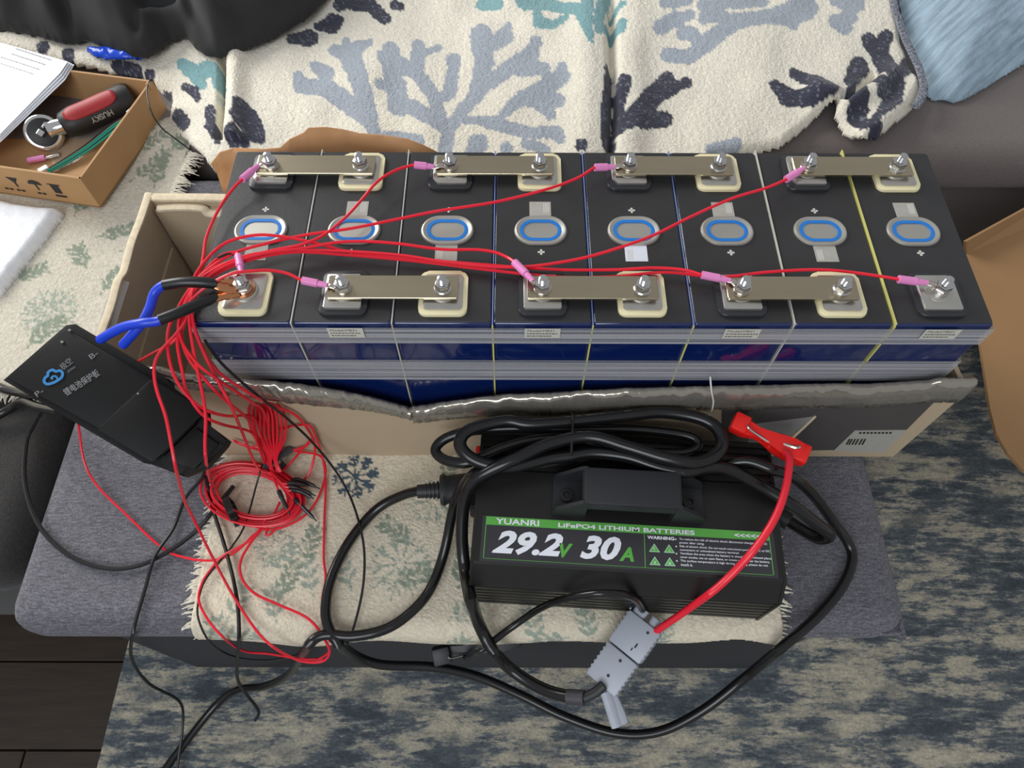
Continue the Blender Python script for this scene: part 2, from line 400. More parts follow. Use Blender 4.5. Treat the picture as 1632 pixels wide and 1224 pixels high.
def sheet(name, XYZ, keep, col, mt, parent=None, thick=0.0, smooth=True):
    h, w_ = keep.shape
    idx = np.arange(h*w_).reshape(h, w_)
    k = keep[:-1,:-1] & keep[1:,:-1] & keep[:-1,1:] & keep[1:,1:]
    q = np.stack([idx[:-1,:-1], idx[1:,:-1], idx[1:,1:], idx[:-1,1:]], -1)[k]
    used, inv = np.unique(q, return_inverse=True); q = inv.reshape(q.shape)
    V = XYZ.reshape(-1, 3)[used]
    # orient faces upward
    a, b, c = V[q[:,0]], V[q[:,1]], V[q[:,2]]
    if np.mean(np.cross(b-a, c-a)[:,2]) < 0: q = q[:, ::-1]
    me = bpy.data.meshes.new(name); me.from_pydata(V.tolist(), [], q.tolist()); me.update()
    if smooth: me.polygons.foreach_set('use_smooth', np.ones(len(me.polygons), bool))
    if col is not None:
        at = me.color_attributes.new('Col', 'FLOAT_COLOR', 'POINT')
        cc = np.ones((len(V), 4)); cc[:, :3] = col.reshape(-1, 3)[used]; at.data.foreach_set('color', cc.ravel())
    me.materials.append(mt)
    o = bpy.data.objects.new(name, me); C.objects.link(o); WT[o] = Vector((0,0,0))
    if parent is not None: o.parent = parent; o.location = -WT[parent]; WT[o] = Vector((0,0,0))
    if thick:
        md = o.modifiers.new('thickness', 'SOLIDIFY'); md.thickness = thick; md.offset = -1
    return o
L3 = lambda *c: np.array(lin(*c)[:3])

# ------------------------------------------------------------------ coral blanket on the sofa seat
U, V = np.meshgrid(np.arange(-62, 1491, 2.6), np.arange(-190, 320, 2.6))
def c1(*c): return [(200+x/3.709, y/3.709, r/3.709) for x, y, r in c]
def c2(*c): return [(600+x/3.709, y/3.709, r/3.709) for x, y, r in c]
def c3(*c): return [(1000+x/3.264, y/3.264, r/3.264) for x, y, r in c]
def c4(*c): return [(x/3.4976, y/3.4976, r/3.4976) for x, y, r in c]
GREY = [c2((400,960,45),(430,770,40),(600,560,45)), c2((600,560,50),(640,380,60),(620,250,68),(615,215,66)), c2((660,300,35),(770,190,35),(775,165,22)), c2((690,290,40),(780,240,38)),
 c2((600,560,40),(760,440,48),(900,350,55),(945,265,36)), c2((860,420,60),(985,425,46)), c2((480,720,22),(720,722,26),(860,600,42),(960,560,52),(1090,470,52),(1095,420,32)),
 c2((900,600,48),(1070,610,46)), c2((960,620,40),(1030,690,34)), c2((560,720,20),(750,760,36),(900,800,38),(1060,800,44),(1090,850,28)), c2((880,860,30),(1000,900,30)),
 c2((400,770,40),(330,560,42),(230,440,42),(130,400,48),(50,360,46)), c2((120,380,40),(90,290,34)), c2((240,430,42),(250,330,44),(245,265,34)), c2((270,335,28),(365,290,26)),
 c2((355,600,26),(430,560,40),(455,420,38),(455,360,44)), c2((350,740,42),(220,650,48),(120,640,52),(90,520,32),(20,520,28)), c2((600,860,62),(560,930,40)), c2((770,890,40)),
 c2((0,800,18),(120,800,26),(250,850,38)), c1((1480,830,38),(1450,700,44),(1380,480,58),(1330,330,66),(1230,290,34)), c1((1310,300,40),(1300,235,24)), c1((1370,300,58),(1440,265,30)),
 c1((1430,720,38),(1270,580,54),(1170,520,50),(1040,510,48),(1020,450,28)), c1((1190,450,56),(1120,385,32)), c1((1640,640,40),(1620,540,48),(1560,430,44),(1560,300,34)),
 c3((190,32,30),(310,15,30)), c3((170,150,40),(250,105,38),(330,90,24)), c3((290,172,36),(350,190,30)), c3((210,275,36),(320,285,40),(420,220,46),(560,130,44),(700,110,40),(850,80,58),(920,50,70)),
 c3((400,110,38),(500,100,28)), c3((380,45,28),(560,40,30),(700,15,34)), c3((860,130,34)), c3((1080,120,44),(1130,150,40)), c3((1150,90,46)), c3((1180,30,52),(1080,10,30)), c3((430,775,26),(560,755,36)),
 c3((700,-60,60),(900,-60,60)), c3((200,-60,30),(420,-50,40))]
NAVY = [c1((980,220,36),(1080,210,58)), c1((1130,135,26),(1220,125,62),(1255,110,30)), c1((1260,15,40)), c1((1300,5,46),(1440,5,40),(1530,100,40)), c1((1590,10,32)), c1((1620,20,28)),
 c1((700,665,52),(720,720,80),(765,790,66),(805,830,26)), c1((660,845,56),(700,860,40)), c1((340,492,24),(400,530,34),(430,580,18)), c1((290,650,40),(350,720,34)), c1((500,650,30),(510,760,34),(560,860,22)), c1((215,540,48)),
 c4((240,265,36)), c4((380,305,40)), c4((650,350,40),(740,370,40)), c4((820,390,30)),
 c3((-20,650,52),(60,600,56),(130,500,48),(215,395,38)), c3((180,480,36),(315,410,28)), c3((60,625,56),(205,600,38)), c2((1370,420,26),(1370,560,34),(1355,720,38),(1370,860,48)), c2((1460,500,42),(1440,620,34),(1430,770,46)),
 c3((862,378,24),(960,440,44),(1050,492,40)), c3((1030,500,40),(960,520,46),(830,505,46),(765,445,28)),
 c3((1248,210,34),(1310,255,56),(1340,320,48),(1385,430,56),(1370,540,48),(1300,620,28),(1225,690,16)), c3((1340,200,44)), c3((1470,330,48),(1425,385,34)), c3((1205,350,58),(1165,425,40)), c3((1175,500,48),(1190,600,58),(1215,665,30)), c3((1295,450,40),(1300,510,28)), c3((1280,712,40)),
 c2((1210,900,40))]
TEAL = [c1((330,365,36),(400,420,48),(450,500,28)), c1((480,410,58),(540,420,34),(545,500,34)), c1((590,560,20)), c2((620,15,40),(720,40,34)), c2((870,35,46),(1050,48,38),(1180,90,34),(1230,150,44),(1260,280,20)), c2((950,108,30),(960,160,38),(1040,170,28),(1120,120,24)),
 c2((1250,-20,38),(1240,110,38)), c2((1350,-20,38),(1300,180,32)), c2((1300,205,28),(1440,180,38),(1445,160,34)), c2((1445,50,22),(1390,85,18)), c2((900,-80,50),(1200,-60,50))]
edge = vnoise(U, V, 4, 3)*5 + vnoise(U, V, 9, 4)*4
def inmask(chains):
    mk = np.zeros(U.shape, bool)
    for c in chains: mk |= caps(U, V, c) + edge*0.55 > 0
    return mk
col = np.zeros(U.shape+(3,)); col[:] = L3(228,222,206)
sp = rng.random(U.shape)
col[inmask(GREY)] = L3(158,166,176)
col[inmask(TEAL)] = L3(122,164,168)
mn = inmask(NAVY); col[mn] = L3(44,46,64); col[mn & (sp > 0.93)] = L3(110,112,126)
col *= (1 + (rng.random(U.shape)-0.5)*0.10)[..., None]
BPOLY = [(-60,66),(0,80),(105,97),(228,116),(246,132),(262,150),(258,175),(300,225),(335,262),(352,285),(430,300),(700,310),(1130,300),(1138,246),(1200,238),(1250,228),(1290,195),(1318,172),(1342,160),(1333,166),(1328,180),(1352,212),(1372,226),(1398,222),(1425,200),(1460,166),(1470,140),(1464,110),(1450,80),(1440,60),(1428,0),(1410,-180),(-60,-180)]
keep = pip(BPOLY, U, V)
Zb = 0.030 + vnoise(U, V, 120, 5)*0.014 + vnoise(U, V, 45, 6)*0.006
g = lambda x, s: np.exp(-(x/s)**2)
cx = 975 + vnoise(V, V*0, 60, 8)*6
Zb += -0.020*g(U-cx, 7)*np.clip((V+40)/60, 0, 1) + 0.010*g(U-cx+40, 32) + 0.006*g(U-cx-35, 25)
c_l = 355 - (V-100)*0.02
Zb += (-0.024*g(U-c_l, 5) + 0.012*g(U-c_l-22, 16))*((V > 70) & (V < 230))*np.clip((V-70)/20, 0, 1)
Zb += -0.03*np.clip((300-U)/160, 0, 1)*np.clip((V-120)/100, 0, 1)
dpl = pdist([(1300,150),(1345,168),(1390,150),(1420,120)], U, V, False)
Zb += 0.016*g(dpl, 18) - 0.014*g(pdist([(1345,163),(1375,135),(1395,118)], U, V, False), 6)
Zb += 0.010*g(pdist([(1370,224),(1425,180),(1455,130)], U, V, False), 16)
de = pdist(BPOLY, U, V)
Zb -= 0.010*np.clip(1-de/14, 0, 1)**2
Zb = np.maximum(Zb, 0.0)
# front of the blanket rolls down behind the battery carton
Zb -= np.clip((V-250)/60, 0, 1)**1.5*0.05*(U < 1150)
base = Wgrid(U, V, 0.03); XYZ = base.copy(); XYZ[..., 2] = T + Zb + rng.random(U.shape)*0.0012
bl = sheet('throw_blanket', XYZ, keep, col, m_blanket, None, 0.006)
tag(bl, 'cream knitted blanket with grey, navy and teal coral pattern over the sofa seat', 'blanket')
# woven selvedge on the right edge of the blanket
sel = [W(x, y, 0.036) for x, y in ((1412,-120),(1424,0),(1432,30),(1443,62),(1455,88),(1466,112),(1472,140),(1466,160),(1458,170))]
bm = tube(sel, 0.0055, 8, 6, flat=0.5)
o = obj('selvedge', bm, mat('salt_pepper_edge', lin(120,124,134), 0.95, var=0.75, vscale=420, bump=0.8, bscale=400), None, True)
o.parent = bl

# ------------------------------------------------------------------ snowflake throws
def sprig(cx, cy, ang, L, n=4, lw=0.0042, leaf=0.013):
    ch = []; ca, sa = math.cos(ang), math.sin(ang)
    ch.append([(cx, cy, 0.0007), (cx+L*ca, cy+L*sa, 0.0006)])
    for k in range(n):
        t = L*(0.25+0.75*k/max(n-1,1)); bx, by = cx+t*ca, cy+t*sa
        for s in (-1, 1):
            a = ang+s*0.75
            ch.append([(bx+0.002*math.cos(a), by+0.002*math.sin(a), lw*0.35), (bx+leaf*0.55*math.cos(a), by+leaf*0.55*math.sin(a), lw*0.6), (bx+leaf*math.cos(a), by+leaf*math.sin(a), 0.0005)])
    ch.append([(cx+L*ca, cy+L*sa, lw*0.4), (cx+(L+leaf*0.5)*ca, cy+(L+leaf*0.5)*sa, lw*0.55), (cx+(L+leaf)*ca, cy+(L+leaf)*sa, 0.0004)])
    return ch
def flake(cx, cy, R, n=8, lw=0.0012, rot=0.2):
    ch = []
    for k in range(n):
        a = rot+2*PI*k/n; e = (cx+R*math.cos(a), cy+R*math.sin(a))
        ch.append([(cx, cy, lw*0.7), (e[0], e[1], lw)])
        for t in (0.5, 0.75):
            p = (cx+R*t*math.cos(a), cy+R*t*math.sin(a))
            for s in (-1, 1):
                ch.append([(p[0], p[1], lw), (p[0]+R*0.27*math.cos(a+s*0.8), p[1]+R*0.27*math.sin(a+s*0.8), lw*1.05)])
    return ch
def star(cx, cy, R, n=10, rot=0.1):                 # rosette of thin leaves
    ch = []
    for k in range(n):
        a = rot+2*PI*k/n
        ch.append([(cx+R*.12*math.cos(a), cy+R*.12*math.sin(a), 0.0004), (cx+R*0.6*math.cos(a), cy+R*0.6*math.sin(a), R*0.045), (cx+R*math.cos(a), cy+R*math.sin(a), 0.0003)])
        for s in (-1,1):
            ch.append([(cx+R*.5*math.cos(a), cy+R*.5*math.sin(a), 0.0006), (cx+R*.78*math.cos(a+s*.22), cy+R*.78*math.sin(a+s*.22), 0.0010)])
    return ch
def paint(X, Y, motifs, ground, col_noise=0.10):
    col = np.zeros(X.shape+(3,)); col[:] = ground
    e = vnoise(X*1000, Y*1000, 2.2, 11)*0.0016
    worn = vnoise(X*1000, Y*1000, 5, 12)
    for chains, c in motifs:
        mk = np.zeros(X.shape, bool)
        for ch in chains: mk |= caps(X, Y, ch) + e > 0
        col[mk] = c; col[mk & (worn > 0.25)] = (c+ground)/2
    col *= (1+(rng.random(X.shape)-0.5)*col_noise)[..., None]
    return col
GN, GN2, BL = L3(140,150,132), L3(158,167,152), L3(74,92,104)
def fringe(name, line, parent, out, n, L=0.016, sag=0.006):
    b = nbm()
    for k in range(n):
        t = (k+random.random()*0.6)/n*(len(line)-1); i = min(int(t), len(line)-2); p = line[i].lerp(line[i+1], t-i)
        d = (Vector(out)+Vector((random.uniform(-.5,.5), random.uniform(-.5,.5), random.uniform(-.1,.1)))).normalized()
        l = L*random.uniform(.5, 1.2)
        tube([p-d*0.003, p+d*l*.5+Vector((0,0,0.001)), p+d*l-Vector((0,0,sag*random.random()))], [0.0013, 0.0011, 0.0005], 4, 2, bm=b)
    o = obj(name, b, m_fringe, parent, True); tag(o, kind='stuff'); return o

# runner on the ottoman, under the carton and charger, hanging over the front edge
X0, X1 = -0.040, 0.462
ns = 190; sarr = np.linspace(0, 0.235, ns)
xs = np.linspace(X0, X1, 300); Xg, Sg = np.meshgrid(xs, sarr)
yedge = -0.163
flatlen = 0.163+0.025
Yg = 0.025 - Sg; over = np.clip(Sg-flatlen, 0, None)
th = np.clip(over/0.018, 0, PI/2); rr = 0.018
lip = np.where(over > 0, rr*np.sin(th), 0); drop = np.where(over > 0, rr*(1-np.cos(th)) + np.clip(over-rr*PI/2, 0, None), 0)
Yf = np.where(over > 0, yedge-lip, Yg) + vnoise(Xg*1000, Sg*0, 60, 21)*0.006*np.clip(over/0.02, 0, 1)
Zf = 0.0035 - drop + (vnoise(Xg*1000, Sg*1000, 55, 22)+0.5)*0.004*np.clip((Sg)/0.03, 0, 1) + rng.random(Xg.shape)*0.0006
hemlen = 0.222 + vnoise(Xg*1000, Xg*0, 70, 23)*0.02 + 0.006*np.sin(Xg*40)
keep = Sg < hemlen
skew = (Sg-0.1)*0.10*np.clip((0.1-Xg)/0.14, 0, 1)
Pm = []
def p2(px, py): v = W(px, py, 0.004); return v.x, v.y
mot = []
x, y = p2(567, 760); mot.append((flake(x, y, 0.021, 8, 0.0014), BL))
for px, py, a, L, n in ((440,960,1.2,.030,4),(500,950,1.9,.026,3),(420,905,.6,.024,3),(660,870,2.5,.03,4),(700,770,1.0,.03,4),(620,930,.3,.03,4),(560,940,2.0,.025,3),(660,690,.4,.03,4),(590,700,2.6,.026,3),(470,650,.2,.02,3),(730,940,1.4,.03,4),(480,905,1.3,.03,4)):
    x, y = p2(px, py); mot.append((sprig(x, y, a, L, n), GN if n > 3 else GN2))
for px, py, R_ in ((640,900,.032),(690,800,.026),(440,870,.02)):
    x, y = p2(px, py); mot.append((star(x, y, R_), GN2))
for k in range(16):
    mot.append((sprig(random.uniform(X0,X1), -0.163-random.uniform(0,.05), random.uniform(0,6), .022, 3), GN2))
colr = paint(Xg, 0.025-Sg, mot, L3(218,208,186))
run = sheet('cotton_runner', np.stack([Xg+skew*0, Yf, T+Zf], -1), keep, colr, m_throw, None, 0.0025)
tag(run, 'cream cotton runner with green sprigs and snowflakes under the black charger', 'runner')
fringe('fringe', [Vector((X0, 0.02-k*0.01, T+0.004)) for k in range(18)] + [Vector((X0,-0.168,T-0.004)), Vector((X0,-0.172,T-0.03))], run, (-1, -.3, .15), 130, .011, .004)
fringe('fringe', [Vector((X1, 0.02-k*0.01, T+0.004)) for k in range(18)] + [Vector((X1,-0.168,T-0.004)), Vector((X1,-0.172,T-0.03))], run, (1, -.2, .15), 120, .013, .004)

# throw on the chaise, left of the carton
xs = np.arange(-0.80, -0.10, 0.0021); ys = np.arange(0.03, 0.66, 0.0021); Xg, Yg = np.meshgrid(xs, ys)
edgeR = np.interp(Yg, [0.03, 0.06, 0.12, 0.2, 0.33, 0.39, 0.45, 0.7], [-0.20, -0.19, -0.182, -0.175, -0.168, -0.162, -0.15, -0.15]) + vnoise(Yg*1000, Yg*0, 30, 31)*0.006
keep = (Xg < edgeR) & (Yg > 0.055 + 0.10*np.clip((-0.20-Xg)/0.1, -0.3, 0) + vnoise(Xg*1000, Xg*0, 30, 33)*0.01)
Zc = 0.004 + (vnoise(Xg*1000, Yg*1000, 70, 34)+.5)*0.006 + rng.random(Xg.shape)*0.0006
Zc += 0.010*g(np.hypot(Xg+0.19, Yg-0.42), 0.035)
mot = []
for px, py, R_ in ((82,500,.036),(80,500,.02)):
    v = W(px, py, .006); mot.append((star(v.x, v.y, R_, 12), GN2))
for px, py, a, L in ((205,290,.9,.05),(245,300,1.6,.04),(215,245,.6,.035),(175,320,2.7,.03),(230,225,1.2,.03),(190,400,.2,.03),(140,430,2.2,.03),(40,560,1.0,.04),(160,470,1.2,.03),(270,250,1.0,.04),(150,380,.4,.04),(120,345,1.4,.03),(20,450,.5,.03)):
    v = W(px, py, .006); mot.append((sprig(v.x, v.y, a, L, 5 if L > .035 else 4, .0048, .015), GN))
colr = paint(Xg, Yg, mot, L3(205,198,182))
thr = sheet('cotton_throw', np.stack([Xg, Yg, T+Zc], -1), keep, colr, m_throw, None, 0.0025)
tag(thr, 'cream cotton throw with green sprigs spread on the chaise under the small brown box', 'throw')
fringe('fringe', [Vector((float(np.interp(y, [0.03, 0.06, 0.12, 0.2, 0.33, 0.39], [-0.20, -0.19, -0.182, -0.175, -0.168, -0.162])), y, T+0.007)) for y in np.arange(0.07, 0.40, 0.01)], thr, (1, -.25, 0), 200, .018, .006)
fringe('fringe', [Vector((x, 0.055+0.1*max(-.3, min(0, (-0.20-x)/0.1*1)), T+0.006)) for x in np.arange(-0.40, -0.19, 0.01)], thr, (-.2, -1, 0), 120, .016, .006)

# ------------------------------------------------------------------ soft heaps: jacket, cushion
def heap(name, poly, step, zb, hf, mt, pad=4, blur=0):
    P = np.array(poly); U, V = np.meshgrid(np.arange(P[:,0].min()-pad, P[:,0].max()+pad, step), np.arange(P[:,1].min()-pad, P[:,1].max()+pad, step))
    ins = pip(poly, U, V); d = np.where(ins, pdist(poly, U, V), 0)
    keep = ins | (pdist(poly, U, V) < step*1.5); H = np.where(ins, hf(U, V, d), 0)
    for it in range(blur):
        Q = np.pad(H, 1, 'edge'); H = np.where(ins, (Q[:-2,1:-1]+Q[2:,1:-1]+Q[1:-1,:-2]+Q[1:-1,2:]+2*H)/6, 0)
    bd = np.full(U.shape, 1e9); BU, BV = U.copy(), V.copy()
    for i in range(len(poly)):                      # snap the outermost row onto the outline
        dd, t = segd(U, V, poly[i], poly[(i+1) % len(poly)]); a, b = poly[i], poly[(i+1) % len(poly)]
        mk = dd < bd; bd[mk] = dd[mk]; BU[mk] = (a[0]+(b[0]-a[0])*t)[mk]; BV[mk] = (a[1]+(b[1]-a[1])*t)[mk]
    U = np.where(ins, U, BU); V = np.where(ins, V, BV)
    XYZ = Wgrid(U, V, zb); XYZ[..., 2] += H
    # pull the sample rows so the outline stays where it was measured
    return sheet(name, XYZ, keep, None, mt, None, 0.003)
JP = [(-160,40),(-40,46),(10,50),(60,58),(105,72),(140,66),(185,84),(215,92),(236,94),(252,84),(275,66),(300,62),(312,78),(330,90),(352,94),(385,84),(420,70),(455,52),(490,30),(520,0),(560,-60),(560,-190),(-160,-190)]
def jh(U, V, d):
    z = 0.055*np.sqrt(np.clip(d/70, 0, 1)) + 0.02*np.clip(d/60, 0, 1)
    for ln, s, a in (([(60,-120),(110,0),(190,50),(240,60)], 11, .020), ([(170,-150),(250,-40),(330,40),(370,75)], 13, .024), ([(300,-150),(390,-60),(430,30)], 14, .020), ([(-60,-100),(20,-10),(100,45)], 12, .018),
                     ([(230,70),(250,40),(300,30)], 7, -.030), ([(300,64),(310,40),(330,20)], 7, .016), ([(440,-140),(480,-60),(470,10)], 14, .018), ([(200,-160),(260,-80),(350,-30)], 12, -.018), ([(120,60),(130,10),(90,-60)], 9, -.02), ([(340,85),(300,10),(230,-20)], 8, -.018), ([(20,45),(60,20),(130,30)], 8, .014)):
        z = z + a*g(pdist(ln, U, V, False), s)*np.clip(d/15, 0, 1)
    return np.maximum(z + vnoise(U, V, 90, 41)*0.02*np.clip(d/30,0,1), 0.0)
jk = heap('jacket', JP, 4, 0.036, jh, m_jacket, 4, 3); tag(jk, 'crumpled black satin jacket heaped on the sofa above the small box', 'jacket')
QP = [(1424,-200),(1428,-20),(1440,44),(1452,78),(1466,108),(1474,128),(1474,150),(1484,158),(1500,160),(1520,164),(1536,160),(1556,150),(1600,122),(1640,98),(1700,62),(1780,10),(1780,-200)]
def qh(U, V, d):
    z = 0.050*np.sqrt(np.clip(d/150, 0, 1))
    for ln, a, s in (([(1440,45),(1520,45),(1632,60)], -.008, 5), ([(1475,75),(1560,78),(1632,70)], -.006, 4), ([(1500,140),(1490,120),(1475,112)], -.009, 3), ([(1530,158),(1580,120),(1632,85)], -.010, 4)):
        z = z + a*g(pdist(ln, U, V, False), s)*np.clip(d/5,0,1)
    return z + vnoise(U, V, 40, 51)*0.006*np.clip(d/20,0,1)
pw = heap('cushion', QP, 4, 0.016, qh, m_pillow, 4, 25); tag(pw, 'pale denim blue cushion on the sofa seat right of the blanket', 'cushion')
bm = nbm()
pts = [(138,80),(150,77),(176,77),(195,83),(224,89),(226,93),(196,95),(172,94),(150,90)]
bp = heap('plastic_bag', pts, 2.5, 0.034, lambda U, V, d: 0.006*np.sqrt(np.clip(d/6,0,1))+np.abs(vnoise(U,V,8,61))*0.006, m_bluebag, 3)
tag(bp, 'scrap of bright blue plastic poking out under the black jacket', 'bag')
# crumpled kraft paper behind the cells
top = [(336,262),(350,243),(372,236),(420,238),(446,236),(462,222),(484,212),(492,204),(520,203),(548,207),(572,213),(612,216),(650,222),(676,232),(700,244)]
rows = []
for k in range(9):
    rows.append([])
    for i, (px, py) in enumerate(top):
        p = WY(px, py, 0.205+0.006*math.sin(i*0.9)); q = Vector((p.x, 0.196, T+0.02))
        v = q.lerp(p, (k/8)**0.8); v.y += 0.004*math.sin(k*1.1+i*1.3)*(k < 8)
        rows[-1].append(v)
b = nbm(); vs = [[b.verts.new(v) for v in r] for r in rows]
for k in range(8):
    for i in range(len(top)-1): b.faces.new((vs[k][i], vs[k][i+1], vs[k+1][i+1], vs[k+1][i]))
o = obj('kraft_paper', b, m_kraft_paper, None, 2); md = o.modifiers.new('t', 'SOLIDIFY'); md.thickness = 0.0008
tag(o, 'crumpled brown kraft paper sheet standing behind the leftmost battery cells', 'paper')

# ------------------------------------------------------------------ battery carton
CX0, CX1, CY0, CY1 = -0.108, 0.596, -0.010, 0.188
crt = thing('battery_carton', (0.26, 0.08, T), 'cut-down cardboard carton with taped rim holding the eight battery cells', 'carton')
th_ = 0.006
obj('carton_floor', box(CX0, CX1, CY0, CY1, T+0.0045, T+0.008), m_carton, crt)
def wall(name, a, b_, tops, mt, thick, n=None):     # wall from a to b with (t, height) outline, thickness to the left
    a, b_ = Vector(a), Vector(b_); d = (b_-a).normalized(); nn = Vector((-d.y, d.x))*thick; L = (b_-a).length
    bmx = nbm(); r = []
    for t, h in tops:
        p = a.lerp(b_, t)
        r.append([bmx.verts.new((p.x, p.y, T+0.0045)), bmx.verts.new((p.x, p.y, T+h)), bmx.verts.new((p.x+nn.x, p.y+nn.y, T+h)), bmx.verts.new((p.x+nn.x, p.y+nn.y, T+0.0045))])
    for q0, q1 in zip(r[:-1], r[1:]):
        for i in range(4): bmx.faces.new((q0[i], q1[i], q1[(i+1)%4], q0[(i+1)%4]))
    bmx.faces.new(r[0][::-1]); bmx.faces.new(r[-1]); bmesh.ops.recalc_face_normals(bmx, faces=bmx.faces)
    return obj(name, bmx, mt, crt)
def Xfront(px, py, Y=-0.012):
    v = WY(px, py, Y); return v.x, v.z-T
ft = [Xfront(*p) for p in ((255,590),(285,600),(340,606),(420,612),(480,618),(540,627),(600,640),(652,654),(662,652),(720,644),(800,634),(900,630),(1000,624),(1100,622),(1200,620),(1300,618),(1400,617),(1480,612),(1500,608))]
ft = [(CX0, ft[0][1])] + [p for p in ft if CX0 < p[0] < CX1] + [(CX1, ft[-1][1])]
fw = wall('front_wall', (CX0, CY0), (CX1, CY0), [((x-CX0)/(CX1-CX0), h) for x, h in ft], m_carton, -0.004)
lw_ = wall('left_wall', (CX0, CY0), (CX0, CY1), [(0, .136), (.12, .138), (.35, .141), (.55, .139), (.7, .141), (1, .140)], m_carton, -0.007)
bw_ = wall('back_wall', (CX0, CY1), (CX1, CY1), [(0, .140), (.10, .140), (.13, .140), (.3, .138), (.6, .138), (1, .14)], m_carton, -0.007)
rw_ = wall('right_wall', (CX1, CY0), (CX1, CY1), [(0, .135), (.2, .13), (.6, .12), (1, .12)], m_carton, 0.004)
# pale raw edge rolls along the cut left and back rims
bm = tube([(CX0+.0035, CY0+(CY1-CY0)*t, T+h+.0015) for t, h in ((.0,.1365),(.12,.1388),(.22,.142),(.35,.1412),(.48,.1432),(.55,.1396),(.7,.1420),(.85,.1405),(1,.141))], 0.0038, 6, 5, flat=.55)
obj('rim_edge', bm, m_carton_edge, lw_, True)
bm = tube([(x, CY1-.0035, T+h) for x, h in ((CX0,.1412),(-.08,.1412),(-.05,.1412),(-.02,.1402),(.03,.140),(.1,.140))], 0.0046, 6, 4, flat=.5)
obj('rim_edge', bm, m_carton_edge, bw_, True)
bm = tube([(CX0+.012, CY1-.012, T+.136), (-.075, CY1-.0115, T+.137), (-.055, CY1-.012, T+.136), (-.048, CY1-.015, T+.132), (-.02, CY1-.012, T+.132)], 0.0042, 6, 4, flat=.6)
obj('flap_edge', bm, m_carton_edge, bw_, True)
bm = box(CX0+.008, -.003, CY1-.013, CY1-.0075, T+.02, T+.133); obj('inner_flap', bm, m_carton, bw_)
# vertical fold line and inner crease panel
obj('inner_panel', box(CX0+.0072, CX0+.0095, CY0+.006, CY1-.02, T+.008, T+.090), m_carton, lw_)
# tape along the front rim, folded over the edge
vx0 = Xfront(655, 650)[0]
def rim_tape(x0, x1, lowf, mt, name, y=-0.0008):
    bmx = nbm(); r = []
    xs_ = np.linspace(x0, x1, 240); w1 = np.cumsum(rng.normal(0, 1, 240)); w1 = (w1-np.convolve(np.pad(w1, 8, 'edge'), np.ones(17)/17, 'valid'))*.0004; kx = -1
    hx = [p[0] for p in ft]; hh = [p[1] for p in ft]
    for x in xs_:
        h = float(np.interp(x, hx, hh)); kx += 1; wv = float(np.clip(w1[kx]*1.5, -.0014, .0014))+.0018*math.exp(-((x-vx0)/.012)**2)*math.sin((x-vx0)*900)+.0006*math.sin(x*70)
        lo = h-lowf(x)
        r.append([bmx.verts.new((x, CY0+.0006, T+h-.012)), bmx.verts.new((x, CY0+.0010+wv*.3, T+h+.0006)), bmx.verts.new((x, CY0-.0018, T+h+.0026+wv)), bmx.verts.new((x, CY0-.0050+wv*.6, T+h+.0008)),
                  bmx.verts.new((x, CY0-.0062+wv, T+h-(h-lo)*.35)), bmx.verts.new((x, CY0-.0060-wv, T+h-(h-lo)*.7)), bmx.verts.new((x, CY0-.0056+wv*.4, T+lo))])
    for q0, q1 in zip(r[:-1], r[1:]):
        for i in range(6): bmx.faces.new((q0[i], q1[i], q1[i+1], q0[i+1]))
    o = obj(name, bmx, mt, fw, 2); md = o.modifiers.new('t', 'SOLIDIFY'); md.thickness = 0.0003; return o
vx = Xfront(655, 650)[0]
rim_tape(CX0+.02, vx, lambda x: 0.016+0.006*math.sin(x*30), m_foil, 'rim_tape')
rim_tape(vx, CX1, lambda x: 0.018+0.010*min(1, max(0, (x-vx)/.12)), m_foil, 'rim_tape')
# clear packing tape, its dark reflection painted into the colour, and shipping label on the right of the front wall
def fpoly(pts, y0, y1, mt, name, parent):
    P = [Xfront(px, py, y0) for px, py in pts]
    b = prism([(p[0], p[1]) for p in P], 0, y1-y0)
    Mx = Matrix(((1,0,0,0),(0,0,1,y0),(0,1,0,T),(0,0,0,1)))
    bmesh.ops.transform(b, matrix=Mx, verts=b.verts); bmesh.ops.recalc_face_normals(b, faces=b.faces)
    return obj(name, b, mt, parent)
fpoly([(1150,652),(1260,652),(1400,650),(1490,640),(1440,690),(1405,716),(1290,718),(1200,716),(1150,712)], -.0148, -.0142, m_tape_reflect, 'packing_tape', fw)
lb = fpoly([(1362,687),(1446,686),(1408,721),(1328,719)], -.0156, -.0150, m_sticker, 'shipping_label', fw)
for k, (a, b2) in enumerate(((1353,.003),(1357,.006),(1362,.003),(1367,.007),(1373,.004),(1378,.003))):
    fpoly([(a,700),(a+2.5,700),(a-2.5,709),(a-5,709)], -.0160, -.0157, m_print_k, 'barcode_bar', lb)
for k in range(9):
    a = 1370+k*6; fpoly([(a,689),(a+3.5,689),(a+2.5,691.5),(a-1,691.5)], -.0160, -.0157, m_print_k, 'print_mark', lb)
fpoly([(1298,664),(1301,665),(1258,706),(1254,704)], -.0160, -.0150, m_carton_edge, 'torn_edge', fw)
fpoly([(1200,676),(1296,664),(1256,704),(1190,712)], -.0150, -.0149, m_clear_tape, 'clear_tape', fw)
obj('white_string', tube([WY(1133,612,-.0165)+Vector((0,.006,.001)), WY(1134,624,-.0165), WY(1137,640,-.017), WY(1134,655,-.017), WY(1128,664,-.0165)], .0007, 6, 4), m_white_pl, fw, True)
